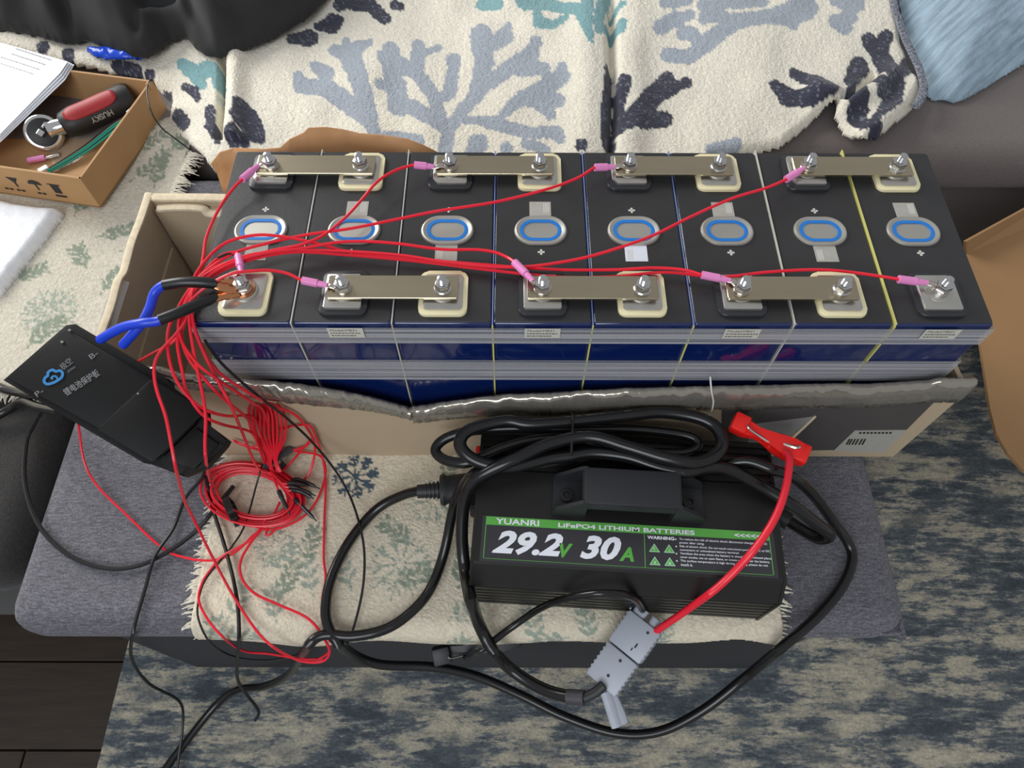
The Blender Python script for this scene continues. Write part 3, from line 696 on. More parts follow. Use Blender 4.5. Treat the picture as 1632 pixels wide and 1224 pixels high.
# tape on the left rim
obj('rim_tape', tube([(CX0+.003, .088, T+.1395), (CX0+.003, .062, T+.1395), (CX0+.003, .035, T+.138)], 0.0075, 8, 4, flat=.35), m_clear_tape, lw_, True)
obj('corner_tape', box(-.020, -.002, CY0+.0045, CY0+.0049, T+.02, T+.10), m_clear_tape, lw_)

# ------------------------------------------------------------------ battery cells
CW, PITCH, CD, CH = 0.0716, 0.0725, 0.174, 0.199
ZB = T + 0.0085
ZT = ZB + CH                                # top of the black sheet
cell = thing('battery_cell', (0, 0, ZB), 'x', 'battery', 'blue battery cells in the carton')
hw, hd = CW/2, CD/2
bm = box(-hw, hw, -hd, hd, ZB, ZT-0.0004, 0.0022, 3); obj('wrapped_body', bm, m_blue_wrap, cell, True)
obj('top_sheet', prism(rrect(0, 0, CW-.0022, CD-.0030, .002), ZT-.0012, ZT, .0002, 1), m_black_sheet, cell, True)
def terminal(y, pos):
    t = obj('positive_terminal' if pos else 'negative_terminal', prism(rrect(0, y, .0355, .040, (.006,.006,.006,.006) if not pos else (.006,.006,.006,.006), 6), ZT, ZT+.0028, .0012, 3), m_dark_pl if pos else m_cream, cell, True)
    ch = .0055
    pad = [(-.0138,-.0155+ch),(-.0138+ch*.7,-.0155),(.0138-.001,-.0155),(.0138,-.0145),(.0138,.0145),(.0128,.0155),(-.0128,.0155),(-.0138,.0145)]
    if pos: obj('pad', prism([(x, y+q) for x, q in pad], ZT+.0028, ZT+.0050, .0006, 2), m_alu, t, True)
    else: obj('pad', prism(rrect(0, y, .0285, .032, .003, 4), ZT+.0026, ZT+.0040, .0004, 2), m_alu, t, True)
    b = lathe([(.0098, ZT+.004), (.0098, ZT+.0054), (.0088, ZT+.0058)], 28, 0, y); obj('weld_ring', b, m_alu_matte, t, True)
    # washer, hexagon nut, threaded stud
    b = lathe([(.0062, ZT+.0058), (.0064, ZT+.0085), (.0056, ZT+.0092)], 24, 0, y); obj('washer', b, m_steel, t, True)
    b = prism([(.0058*math.cos(PI/3*k+.3), y+.0058*math.sin(PI/3*k+.3)) for k in range(6)], ZT+.0092, ZT+.0146, .0007, 2); obj('nut', b, m_steel, t, True)
    pr = [(.0030, ZT+.014)]
    for k in range(6): pr += [(.00315, ZT+.0147+k*.0009), (.0027, ZT+.0151+k*.0009)]
    pr += [(.0030, ZT+.0204), (.0022, ZT+.0210)]
    obj('stud', lathe(pr, 16, 0, y), m_steel, t, True)
TY = 0.0615
terminal(TY, True); terminal(-TY, False)
# pressure vent
v = obj('vent', ringprism(stadium(0,0,.0410,.0290,10), stadium(0,0,.0300,.0195,10), ZT, ZT+.0006), m_alu_matte, cell, True)
rings = []
for sx, sy, z in ((.0410,.0290,.0004),(.0400,.0280,.0016),(.0380,.0260,.0020),(.0345,.0232,.0014),(.0318,.0208,.0008)):
    rings.append([(p[0], p[1], ZT+z) for p in stadium(0,0,sx,sy,10)])
obj('vent_rim', loft(rings, False), m_alu_matte, v, True)
obj('vent_ring', ringprism(stadium(0,0,.0322,.0212,10), stadium(0,0,.0268,.0160,10), ZT+.0002, ZT+.0012), m_blue_ring, v, True)
obj('vent_disc', prism(stadium(0,0,.0270,.0162,10), ZT+.0001, ZT+.0005), m_alu_matte, v)
# grey sticker on the minus side, plus mark on the other
st = obj('sticker', box(-.0085, .0085, -.0300, -.0146, ZT, ZT+.0003), m_sticker, cell)
for k in range(4): obj('print_bar', box(-.0068+k*.0012, -.0062+k*.0012, -.0285, -.0185, ZT+.0003, ZT+.0004), m_print_l, st)
bm = box(-.0026, .0026, .0205, .0221, ZT, ZT+.0003); box(-.0008, .0008, .0187, .0239, ZT, ZT+.0003, bm=bm); obj('plus_mark', bm, m_print_l, cell)
LAB = ['leftmost battery cell, with copper lugs on its front terminal', 'second battery cell from the left, front label under the tape', 'third battery cell from the left in the row',
       'fourth battery cell from the left, wire clip angled down to its front terminal', 'fifth battery cell from the left in the row', 'sixth battery cell from the left, third from the right end',
       'seventh battery cell from the left, with yellow spacer on its right side', 'rightmost battery cell, with a lone bolt on its front terminal']
CELLS = []
for k in range(8):
    c = cell if k == 0 else dup(cell)
    c.location = (PITCH*(k+.5), CD/2, ZB); c.rotation_euler = (0, 0, PI if k % 2 else 0); c['label'] = LAB[k]
    CELLS.append(c)
# printed paper label on the front face of every second cell
def front_label(k):
    par_ = CELLS[k]; cx_ = PITCH*(k+.5) + (.002 if k == 1 else 0)
    Mx = Matrix(((1,0,0,cx_),(0,0,-1,-.0024),(0,1,0,ZT-.0090),(0,0,0,1)))
    def add(name, b, mt, pr):
        bmesh.ops.transform(b, matrix=Mx, verts=b.verts)
        Mi = (Matrix.Translation(par_.location) @ Matrix.Rotation(par_.rotation_euler.z, 4, 'Z')).inverted()
        bmesh.ops.transform(b, matrix=Mi, verts=b.verts); bmesh.ops.recalc_face_normals(b, faces=b.faces)
        me = bpy.data.meshes.new(name); b.to_mesh(me); b.free(); me.materials.append(mt)
        o = bpy.data.objects.new(name, me); C.objects.link(o); o.parent = pr; return o
    pl_ = add('paper_label', box(-.0130, .0130, -.0060, .0060, 0, .0002), m_front_label, par_)
    cu = bpy.data.curves.new('t', 'FONT'); cu.body = 'Model:MB31'; cu.size = .0040; cu.extrude = .00004; cu.resolution_u = 2
    o = bpy.data.objects.new('t', cu); C.objects.link(o); bpy.context.view_layer.update(); dg = bpy.context.evaluated_depsgraph_get()
    b = nbm(); me = o.evaluated_get(dg).to_mesh(); b.from_mesh(me); o.evaluated_get(dg).to_mesh_clear(); bpy.data.objects.remove(o); bpy.data.curves.remove(cu)
    bmesh.ops.translate(b, vec=(-.0112, .0022, .0003), verts=b.verts); add('lettering', b, m_print_g, pl_)
    for q, (yy, xe) in enumerate(((-.0008, .0104), (-.0040, .0070))):
        b = nbm(); x = -.0112
        while x < xe:
            w2 = random.uniform(.0008, .0022); box(x, x+w2, yy, yy+.0013, .0002, .0003, bm=b); x += w2+.0006
        add('print_line', b, m_print_g, pl_)
for k in (1, 3, 5, 7): front_label(k)
for ch in CELLS[4].children:
    if ch.name.startswith('sticker'):
        ch.data = ch.data.copy(); ch.data.materials[0] = m_sticker_w; ch['label'] = 'whiter sticker'
# insulating spacer sheets between the cells
SPC = [('w', .0005), ('w', .0006), ('b', -.0006), ('b', -.0004), ('b', -.0004), ('w', .0012), ('y', .0016)]
SL = ['first', 'second', 'third', 'fourth', 'fifth', 'sixth', 'seventh']
for k, (c_, dz) in enumerate(SPC):
    x = PITCH*(k+1); mt = {'w': m_spacer_w, 'b': m_spacer_b, 'y': m_spacer_y}[c_]
    o = obj('spacer_sheet', box(x-.00044, x+.00044, -.0008, CD+.0008, ZB+.002, ZT+dz), m_spacer_y if k in (2,3,4,6) and c_ != 'b' else mt)
    nm = {'w': 'whitish', 'b': 'bluish', 'y': 'bright yellow'}[c_]
    tag(o, f'{nm} insulating sheet in the {SL[k]} gap between cells from the left', 'spacer', 'spacer sheets between the cells')
    if k in (2,3,4,6):
        e = obj('spacer_edge', box(x-.0006, x+.0006, -.0014, -.0008, ZB+.002, ZT-.001), m_spacer_y, o)
# strapping tape bands around the pack
def band(z0, z1, label):
    y, x0, x1, y1 = -.0014, -.0012, PITCH*8+.0008, CD+.0022
    b = nbm(); path = [(x0, y), (x1, y), (x1, y1), (x0, y1)]
    r = [(b.verts.new((p[0], p[1], z0)), b.verts.new((p[0], p[1], z1))) for p in path]
    for i in range(4):
        p, q = r[i], r[(i+1)%4]; b.faces.new((p[0], q[0], q[1], p[1]))
    bmesh.ops.subdivide_edges(b, edges=list(b.edges), cuts=6, use_grid_fill=True)
    bmesh.ops.recalc_face_normals(b, faces=b.faces)
    o = obj('strapping_tape', b, m_filament); md = o.modifiers.new('t', 'SOLIDIFY'); md.thickness = 0.00025; md.offset = 1
    tag(o, label, 'tape', 'tape bands around the cells'); return o
band(T+.1835, T+.2035, 'upper clear filament tape band around the battery cells')
band(T+.129, T+.159, 'lower clear filament tape band around the battery cells')

# ------------------------------------------------------------------ busbars
YF, YB = CD/2-TY, CD/2+TY
def busbar(k, y, label):
    xa, xb = PITCH*(k+.5), PITCH*(k+1.5)
    b = prism(rrect((xa+xb)/2, y+.001, PITCH+.0225, .0205, .0012, 3), ZT+.0064, ZT+.0084, .0003, 1)
    tag(obj('busbar', b, m_nickel), label, 'busbar', 'nickel busbars linking the cells')
BN = ['leftmost', 'second from left', 'third from left', 'rightmost']
for i, k in enumerate((0, 2, 4, 6)): busbar(k, YB, f'nickel-plated busbar in the back row, {BN[i]} of four')
for i, k in enumerate((1, 3, 5)): busbar(k, YF, f"nickel-plated busbar in the front row, {['leftmost','middle','rightmost'][i]} of three")

# ------------------------------------------------------------------ sense wires with pink ring terminals
ZR = .2175                                   # wires resting just above the black sheets
B0 = [(318,440,.216),(300,470,.214)]         # bundle leaving the pack
RW = .00118
def sense(label, cell_k, y, sleeve, pts, tail):
    cx_ = PITCH*(cell_k+.5); ring = Vector((cx_, y, ZT+.0098))
    a = W(*sleeve[0]); b_ = W(*sleeve[1])
    t = thing('sense_wire', tuple(W(*tail[-1])), label, 'wire', 'red cell sense wires')
    path = [W(px, py, z) for px, py, z in pts + tail]
    obj('insulated_wire', cord([b_+(a-b_)*.5, b_] + path, RW, 7, 7), m_red, t, True)
    obj('crimp_sleeve', tube([a, a.lerp(b_, .35), a.lerp(b_, .45), b_], [.0020, .0024, .0031, .0031], 10, 3), m_pink, t, True)
    d = (ring-a); e = ring - d.normalized()*.0055
    lug = tube([a.lerp(b_, .2), a, e.lerp(a, .5)+Vector((0,0,.0006)), e], [.0017, .0022, .0026, .0030], 8, 3, flat=.4)
    n = 20; ringprism([(ring.x+.0064*math.cos(2*PI*i/n), ring.y+.0064*math.sin(2*PI*i/n)) for i in range(n)], [(ring.x+.0033*math.cos(2*PI*i/n), ring.y+.0033*math.sin(2*PI*i/n)) for i in range(n)], ring.z-.0006, ring.z+.0004, bm=lug)
    obj('ring_lug', lug, m_tin, t, True)
D = {
 1: [(299,489,.212),(296,511,.208),(277,536,.206),(257,558,.206),(247,578,.206),(246,600,.205),(251,625,.203),(264,663,.200),(272,702,.194),(280,745,.182),(286,768,.150),(295,800,.10),(306,822,.07),(340,891,.03),(375,955,.012),(420,1018,.0),(470,1050,-.01),(510,1055,-.01),(525,1040,-.005),(515,1015,.0),(490,985,.006),(440,962,.010),(405,945,.012),(385,920,.012),(385,890,.013),(410,850,.014),(425,825,.016)],
 2: [(290,480,.208),(271,517,.205),(267,550,.204),(274,589,.202),(290,620,.196),(314,645,.186),(340,658,.176),(366,663,.15),(403,664,.10),(416,690,.06),(425,725,.03)],
 3: [(292,490,.208),(286,517,.206),(283,550,.204),(291,594,.198),(298,624,.192),(322,660,.182),(353,676,.16),(400,689,.08),(418,715,.04),(428,742,.025)],
 4: [(302,505,.208),(307,550,.202),(318,605,.192),(325,640,.188),(328,668,.186),(327,705,.180),(328,730,.174),(331,750,.13),(336,768,.05),(345,780,.015)],
 5: [(308,515,.206),(327,567,.196),(349,611,.184),(366,642,.176),(384,684,.13),(408,741,.035),(425,752,.024)],
 6: [(287,505,.208),(289,542,.204),(313,578,.198),(343,602,.188),(400,640,.14),(420,655,.11),(428,690,.06),(432,735,.025)],
 7: [(300,490,.205),(292,522,.19),(277,544,.175),(240,565,.15),(222,575,.14)],
 8: [(305,500,.206),(320,548,.198),(345,590,.185),(400,628,.155),(432,645,.12),(472,662,.09),(497,695,.05),(502,720,.03),(494,752,.014),(482,766,.012),(460,775,.012)],
 9: [(297,492,.207),(289,528,.204),(300,570,.198),(345,625,.18),(395,668,.12),(408,700,.06),(422,738,.03)],
}
sense('red sense wire clipped to the back terminal of the leftmost cell', 0, YB, ((412,264,.216),(386,286,.219)), [(372,300,.217),(352,328,.216),(338,355,.216),(328,382,.214),(324,410,.214),(316,438,.214)], D[2])
sense('red sense wire clipped to the back terminal of the third cell from left', 2, YB, ((692,266,.217),(660,263,.219)), [(632,271,.219),(602,289,.220),(575,320,.219),(548,349,.218),(515,375,.219),(480,390,.220),(440,398,.219),(390,410,.218),(340,428,.217),(312,452,.214)], D[3])
sense('red sense wire clipped to the back terminal of the fifth cell from left', 4, YB, ((980,266,.217),(948,267,.219)), [(920,284,.219),(870,302,.222),(790,322,.222),(700,336,.220),(640,348,.219),(560,364,.218),(490,374,.217),(425,388,.217),(372,404,.217),(332,430,.217),(308,458,.214)], D[4])
sense('red sense wire clipped to the back terminal of the seventh cell from left', 6, YB, ((1281,268,.221),(1253,286,.220)), [(1220,300,.219),(1165,317,.219),(1100,346,.219),(1050,371,.219),(1010,387,.219),(950,406,.218),(900,417,.217),(840,425,.216),(780,425,.215),(700,416,.215),(640,407,.215),(560,401,.216),(480,399,.217),(400,406,.219),(345,428,.218),(310,458,.214)], D[5])
sense('red sense wire with upright pink sleeve on the copper-lug terminal', 0, YF, ((385,436,.222),(380,408,.218)), [(374,402,.218),(352,408,.218),(328,430,.216),(308,456,.214)], D[7])
sense('red sense wire clipped to the front terminal of the second cell from left', 1, YF, ((522,455,.218),(482,447,.219)), [(458,436,.220),(430,431,.224),(400,432,.228),(370,436,.230),(345,447,.228),(322,462,.224),(306,478,.218)], D[1])
sense('red sense wire clipped to the front terminal of the fourth cell from left', 3, YF, ((850,448,.221),(820,418,.219)), [(808,410,.217),(788,402,.216),(760,398,.215),(720,398,.215),(690,396,.216),(640,389,.217),(590,385,.217),(540,386,.218),(480,396,.219),(420,404,.220),(360,424,.219),(316,456,.215)], D[6])
sense('red sense wire clipped to the front terminal of the sixth cell from left', 5, YF, ((1164,447,.218),(1118,438,.219)), [(1088,430,.216),(1040,427,.214),(980,430,.213),(900,430,.213),(840,427,.213),(760,421,.213),(640,411,.213),(560,402,.214),(505,388,.216),(450,377,.219),(405,375,.220),(360,387,.218),(328,415,.216),(306,452,.214)], D[8])
sense('longest red sense wire, reaching the lone bolt of the rightmost cell', 7, YF, ((1478,451,.218),(1432,445,.219)), [(1400,440,.216),(1340,432,.215),(1290,430,.214),(1220,434,.216),(1170,440,.216),(1130,441,.213),(1060,434,.212),(980,441,.212),(900,442,.212),(840,437,.212),(760,428,.212),(660,416,.212),(560,407,.213),(470,402,.215),(400,414,.217),(350,434,.216),(314,460,.213)], D[9])

# ------------------------------------------------------------------ coil of spare red wires with black-capped ends
coil = thing('wire_coil', tuple(W(418, 790, 0.004)), 'bundled coil of red wires with black capped ends on the runner', 'wire coil')
def ell(cx, cy, rx, ry, a0, a1, n, z, zamp=0.0, tilt=-0.12):
    return [(cx+rx*math.cos(a)+0, cy+ry*math.sin(a)+tilt*rx*-math.cos(a), z+zamp*math.sin(a)) for a in np.linspace(a0, a1, n)]
for k in range(10):
    f = 0.70+0.036*k; e = ell(402+3*math.sin(k*2.1), 788+2*math.cos(k*3.3), 88*f*.92, 54*f*.92, 0, 2*PI, 15, .010+.0018*((k*3) % 5))[:-1]
    obj('wire_loop', tube([W(*p) for p in e], .00115, 6, 4, closed=True), m_red, coil, True)
for k in range(7):
    x = 396+k*6.5; y0 = 640+6*math.sin(k*2.3)
    pts = [(432+2*math.sin(k),748,.022),(424+k*1.5,720,.040),(x+6,690,.064),(x,655,.098),(x+8,y0,.112),(x+18,660,.10),(x+20,695,.066),(436+k*.8,730,.032),(442+k,752,.020)]
    obj('wire_hank', tube([W(*p) for p in pts], .00115, 6, 5), m_red, coil, True)
ENDS = [((455,768,.018),(478,765,.018),(510,779,.016)), ((452,774,.022),(474,778,.020),(503,790,.018)), ((455,779,.020),(480,784,.020),(500,795,.018)), ((440,772,.024),(450,795,.020),(462,821,.014)), ((462,788,.018),(480,806,.016),(505,831,.010)), ((450,770,.026),(470,770,.024),(492,775,.02))]
for a, b_, c_ in ENDS:
    A, B_, C_ = W(*a), W(*b_), W(*c_)
    obj('lead', tube([W(432,752,.022), A, A.lerp(B_, .6)], .0011, 6, 4), m_red, coil, True)
    obj('shrink_cap', tube([A.lerp(B_, .4), B_, C_], [.0020, .0022, .0018, .0007], 8, 5), m_shrink, coil, True)
for px, py, rot_, mt_, nm in ((368,810,.5,m_shrink,'cable_tie'), (437,742,-.9,m_velcro,'velcro_strap')):
    c_ = W(px, py, .016); M_ = Matrix.Translation(c_) @ Matrix.Rotation(rot_, 4, 'Z')
    b = ringprism(rrect(0,0,.020,.018,.004,4), rrect(0,0,.0165,.0145,.003,4), -.003, .003)
    bmesh.ops.rotate(b, cent=(0,0,0), matrix=Matrix.Rotation(PI/2, 3, 'Y'), verts=b.verts)
    if nm == 'cable_tie': box(-.0035, .0035, -.013, -.007, -.0035, .0035, .0006, 1, bm=b); box(-.002, .002, -.019, -.012, -.001, .001, bm=b)
    else: box(-.0035, .0035, .004, .022, .0085, .0105, .0004, 1, bm=b)
    obj(nm, b, mt_, coil, M=M_)
# loose red loops beside the coil
def loose(name, pts, r, mt, label, cat, grp=None, n=7):
    o = obj(name, cord([W(*p) for p in pts], r, n, 7), mt, None, True); tag(o, label, cat, grp); return o
G_ = 'loose red wires around the coil'
loose('loose_wire', [(426,716,.03),(432,717,.03),(479,720,.014),(510,727,.012),(519,748,.012),(513,779,.011),(497,810,.011),(472,831,.011),(435,844,.011),(404,838,.011),(385,826,.012)], .0011, m_red, 'loose red wire arcing round the right side of the coil', 'wire', G_)
loose('loose_wire', [(432,690,.045),(466,679,.04),(494,679,.036),(505,700,.022),(515,735,.012),(519,772,.010),(517,828,.009),(516,890,.009),(519,921,.010),(513,960,.006),(519,1000,-.03),(526,1035,-.06),(505,1052,-.075)], .0011, m_red, 'loose red wire running straight down the runner right of the coil', 'wire', G_)
loose('loose_wire', [(124,672,.05),(126,682,.04),(134,735,.012),(155,774,.004),(198,817,.003),(257,872,.003),(296,889,.003),(340,893,.004),(375,880,.012),(404,853,.013),(425,838,.013)], .0011, m_red, 'thin red wire crossing the bare ottoman from under the black module', 'wire', G_)
loose('loose_wire', [(420,842,.013),(398,862,.013),(355,886,.012),(338,905,.004),(322,930,.002),(318,962,-.012),(345,1005,-.05),(385,1036,-.07),(430,1042,-.075),(480,1050,-.077),(515,1050,-.077)], .0011, m_red, 'loose red wire looping over the front edge of the ottoman', 'wire', G_)
loose('loose_wire', [(430,705,.04),(400,712,.04),(380,705,.04),(372,702,.045),(395,712,.035),(440,722,.02),(485,712,.014),(494,702,.014),(470,730,.012),(450,752,.012)], .0011, m_red, 'short loose red wire tangled behind the coil', 'wire', G_)
loose('loose_wire', [(446,800,.012),(432,830,.012),(424,850,.012),(430,852,.012),(445,835,.012),(458,806,.012),(470,785,.012)], .0011, m_red, 'small red wire loop hanging below the coil', 'wire', G_)
G_ = 'thin black wires on the left'
loose('black_wire', [(325,540,.205),(354,580,.18),(410,630,.145),(454,664,.10),(497,704,.06),(535,751,.03),(559,794,.016),(575,844,.022),(581,890,.02),(577,945,.01),(562,1005,-.04),(548,1036,-.07)], .0011, m_thin_black, 'long thin black wire arching from the pack over the runner front', 'wire', G_)
loose('black_wire', [(69,650,.04),(52,680,.015),(42,704,.006),(39,768,.003),(59,832,.003),(99,877,.003),(148,901,.003),(197,906,.004),(247,891,.004),(306,852,.004),(345,808,.006),(372,775,.010)], .0021, m_thin_black, 'black cable curving round the left corner of the ottoman top', 'cable', G_)
loose('black_wire', [(330,735,.06),(321,763,.02),(296,793,.004),(276,842,.004),(247,886,.008),(232,936,-.004),(214,1000,-.10),(210,1049,-.16),(237,1089,-.22),(286,1118,-.28),(291,1158,-.30),(284,1214,-.312),(280,1260,-.318)], .0016, m_thin_black, 'black wire dropping from the ottoman front left to the rug', 'wire', G_)
loose('black_wire', [(328,760,.03),(333,785,.006),(341,817,.005),(360,877,.008),(377,950,.008),(381,1015,-.06),(378,1079,-.16),(392,1105,-.22),(412,1133,-.25),(407,1148,-.26)], .0017, m_thin_black, 'black wire with a bare kinked end hanging in front of the ottoman', 'wire', G_)
loose('black_wire', [(418,740,.035),(410,768,.02),(390,837,.014),(365,877,.012),(330,920,.003),(318,950,-.006),(316,985,-.04),(336,1025,-.07),(375,1047,-.09),(430,1052,-.09),(490,1040,-.08)], .0009, m_thin_black, 'thinnest black wire curling under the red loop', 'wire', G_)
loose('black_wire', [(258,168,.02),(243,128,.056),(234,142,.054),(240,175,.050),(256,202,.03),(278,220,.02),(302,238,.012)], .0009, m_thin_black, 'stray thin black wire hooked over the small box corner', 'wire', G_)
loose('black_wire', [(332,425,.212),(345,412,.218),(362,405,.219),(372,406,.217)], .0009, m_thin_black, 'short curled black wire behind the upright pink sleeve', 'wire', G_)

# ------------------------------------------------------------------ copper lugs, heat shrink and blue cables
def power_lead(label, lugp, shrink, blue, z_lug):
    ring = Vector((PITCH*.5, YF, ZT+z_lug))
    t = thing('power_cable', tuple(W(*blue[-1])), label, 'cable', 'blue power cables')
    obj('blue_cable', tube([W(*p) for p in blue], .0034, 12, 8), m_blue_cable, t, True)
    obj('heat_shrink', tube([W(*p) for p in shrink], .0040, 12, 6), m_shrink, t, True)
    a = W(*lugp)
    d = ring-a
    b = tube([W(*shrink[0]), a, a.lerp(ring, .45), ring-d.normalized()*.006], [.0034, .0046, .0058, .0062], 10, 4, flat=.42)
    ringprism(circ(ring.x, ring.y, .0082, 24), circ(ring.x, ring.y, .0032, 24), ring.z-.0009, ring.z+.0007, bm=b)
    obj('copper_lug', b, m_copper, t, True)
power_lead('blue power cable curving back from the upper copper lug to the black module', (352,455,.224), [(346,452,.225),(320,450,.228),(290,450,.229),(262,454,.227)], [(272,452,.228),(258,456,.226),(246,468,.222),(239,490,.218),(228,512,.214),(214,530,.208),(196,550,.196)], .0072)
power_lead('blue power cable crossing forward from the lower copper lug to the black module', (350,472,.220), [(345,473,.220),(315,485,.224),(285,498,.228),(254,510,.229)], [(265,506,.229),(250,512,.228),(225,515,.228),(200,520,.222),(178,530,.214),(160,541,.202)], .0060)

# ------------------------------------------------------------------ battery management module
A_, B__, C__, D_ = W(113,503,.205), W(-8,609,.195), W(284,756,.160), W(392,692,.165)
ux = ((D_-A_)+(C__-B__)).normalized(); vy = (A_-B__); n_ = ux.cross(vy).normalized()
ctr = (A_+B__+C__+D_)/4; LB = ((D_-A_).length+(C__-B__).length)/2; WB = ((A_-B__).length+(D_-C__).length)/2
vyn = vy.normalized(); MB_ = Matrix(((ux.x,vyn.x,n_.x,ctr.x),(ux.y,vyn.y,n_.y,ctr.y),(ux.z,vyn.z,n_.z,ctr.z),(0,0,0,1)))
bms = thing('battery_module', tuple(ctr - n_*0.02), 'flat black protection module with grey lettering leaning on the carton corner', 'module')
hl, hwid = LB/2, WB/2
out = [(-hl,-hwid),(-hl,hwid-.004),(-hl+.004,hwid),(hl*.12,hwid),(hl*.18,hwid-.004),(hl*.62,hwid-.006),(hl*.72,hwid-.014),(hl*.98,hwid-.016),(hl,hwid-.020),(hl*1.02,-hwid+.020),(hl*.93,-hwid+.006),(hl*.62,-hwid+.003),(hl*.55,-hwid)]
obj('module_base', prism(out, -.018, -.005, .001, 2), m_bms, bms, True, M=MB_)
obj('top_plate', prism([(-hl+.004,-hwid+.003),(-hl+.004,hwid-.006),(hl*.10,hwid-.006),(hl*.16,hwid-.012),(hl*.60,hwid-.012),(hl*.66,hwid-.018),(hl*.66,-hwid+.012),(hl*.58,-hwid+.006)], -.006, 0.0, .0015, 2), m_bms, bms, True, M=MB_)
obj('end_step', prism([(hl*.68,hwid-.020),(hl*.97,hwid-.022),(hl*.97,-hwid+.014),(hl*.68,-hwid+.010)], -.006, -.002, .001, 2), m_bms, bms, True, M=MB_)
obj('groove', box(.003, hl*.30, .004, .0055, -.0004, .0003), m_shrink, bms, M=MB_)
rp = obj('raised_panel', prism(rrect(hl*.34, -.001, .046, .050, .002, 3), -.0005, .0008, .0006, 2), m_bms, bms, True, M=MB_)
cb = nbm()
for k in range(14): tube([(hl*.96, hwid-.022-k*(2*hwid-.044)/13, -.0035),(hl*1.0, hwid-.022-k*(2*hwid-.044)/13, -.0048)], .0011, 5, 2, bm=cb, sp=False)
obj('connector_pins', cb, m_shrink, bms, True, M=MB_)
for x_, y_ in ((-hl+.008, hwid-.006), (-hl+.011, hwid-.016), (hl*.05, .010)):
    obj('screw', lathe([(.0010, 0), (.0010, .0006), (.0006, .0009)], 10, x_, y_), m_steel, bms, M=MB_)
# print: reads along the short side of the module
def bpos(px, py):                            # point on the top plane under a measured pixel
    d = Vector(ray(px, py)); o_ = Vector(CAMP); t = (ctr-o_).dot(n_)/d.dot(n_); return o_+d*t
def bprint(body, p0, p1, size, mt, fat=0.0, **k):
    a, b_ = bpos(*p0), bpos(*p1); M_ = frame(a + n_*.0004, b_-a, None, n_)
    text(body, size, M_, mt, bms, 'lettering', width=(b_-a).length, fat=fat, **k)
bprint('锂电池保护板', (106,631), (160,597), .0062, m_bms_print, .00008)
bprint('极空', (101,590), (117,577), .0056, m_bms_print)
bprint('JIKONG', (109,594), (121,586), .0022, m_bms_print)
bprint('B-', (146,573), (158,565), .0056, m_bms_print)
bprint('P-', (60,633), (71,625), .0056, m_bms_print)
# cloud emblem: outline with a curl inside
cl = [(-.9,-.45),(-1.05,0),(-.75,.35),(-.45,.40),(-.25,.75),(.25,.80),(.5,.45),(.9,.35),(1.05,-.05),(.8,-.45),(.3,-.6),(-.3,-.62)]
a, b_ = bpos(71,608), bpos(100,594); Mc = frame((a+b_)/2+n_*.0005, b_-a, None, n_); s_ = (b_-a).length/2.1
eb = tube([(x*s_, y*s_, 0) for x, y in cl], .0011, 6, 4, closed=True, flat=.3)
tube([(x*s_, y*s_, 0) for x, y in ((.3,-.5),(.28,-.1),(0,.08),(-.25,-.02),(-.1,-.2))], .0007, 6, 4, bm=eb, flat=.3)
obj('cloud_emblem', eb, m_bms_blue, bms, True, M=Mc)
# coiled black output cable behind the module
loose('output_cable', [(95,655,.08),(60,648,.05),(35,640,.02),(15,652,.008),(-15,665,.006),(-40,655,.006),(-45,625,.006),(-20,612,.006),(12,622,.014),(45,628,.03),(70,630,.07)], .0045, m_cord, 'thick black printed cable coiled on the chaise left of the module', 'cable', None, 10)

# ------------------------------------------------------------------ charger
x0, x1, yf, yb, zt = .205, .442, -.1595, -.030, .090
chg = thing('battery_charger', ((x0+x1)/2, (yf+yb)/2, T+.008), 'black finned battery charger with green-banded label and top handle', 'charger')
zb = T+.0085
prof = [(yf+.004, zb), (yf, zb+.003)]
for k in range(6):
    z_ = zb+.008+k*.0095; prof += [(yf, z_), (yf+.0035, z_+.0006), (yf+.0035, z_+.0030), (yf, z_+.0036)]
prof += [(yf, T+.0685), (yf+.0015, T+.0705), (yf+.0125, T+.0860), (yf+.0145, T+.0866)]
prof += [(yb-.042, T+.0866)]
for k in range(6):
    y_ = yb-.039+k*.006; prof += [(y_, T+.0866), (y_+.0004, T+.0846), (y_+.0026, T+.0846), (y_+.003, T+.0866)]
prof += [(yb-.002, T+.0862), (yb, T+.084), (yb, zb+.003), (yb-.003, zb)]
rings = [[(x_, y_, z_) for y_, z_ in prof] for x_ in (x0, x1)]
b = nbm(); r0 = [b.verts.new(p) for p in rings[0]]; r1 = [b.verts.new(p) for p in rings[1]]
for i in range(len(prof)): b.faces.new((r0[i], r0[(i+1)%len(prof)], r1[(i+1)%len(prof)], r1[i]))
b.faces.new(r0[::-1]); b.faces.new(r1); bmesh.ops.recalc_face_normals(b, faces=b.faces)
obj('finned_body', b, m_charger, chg)
ep = [(yf-.0005, zb), (yf-.0005, T+.069), (yf+.0125, T+.0868), (yb+.0005, T+.0868), (yb+.0005, zb)]
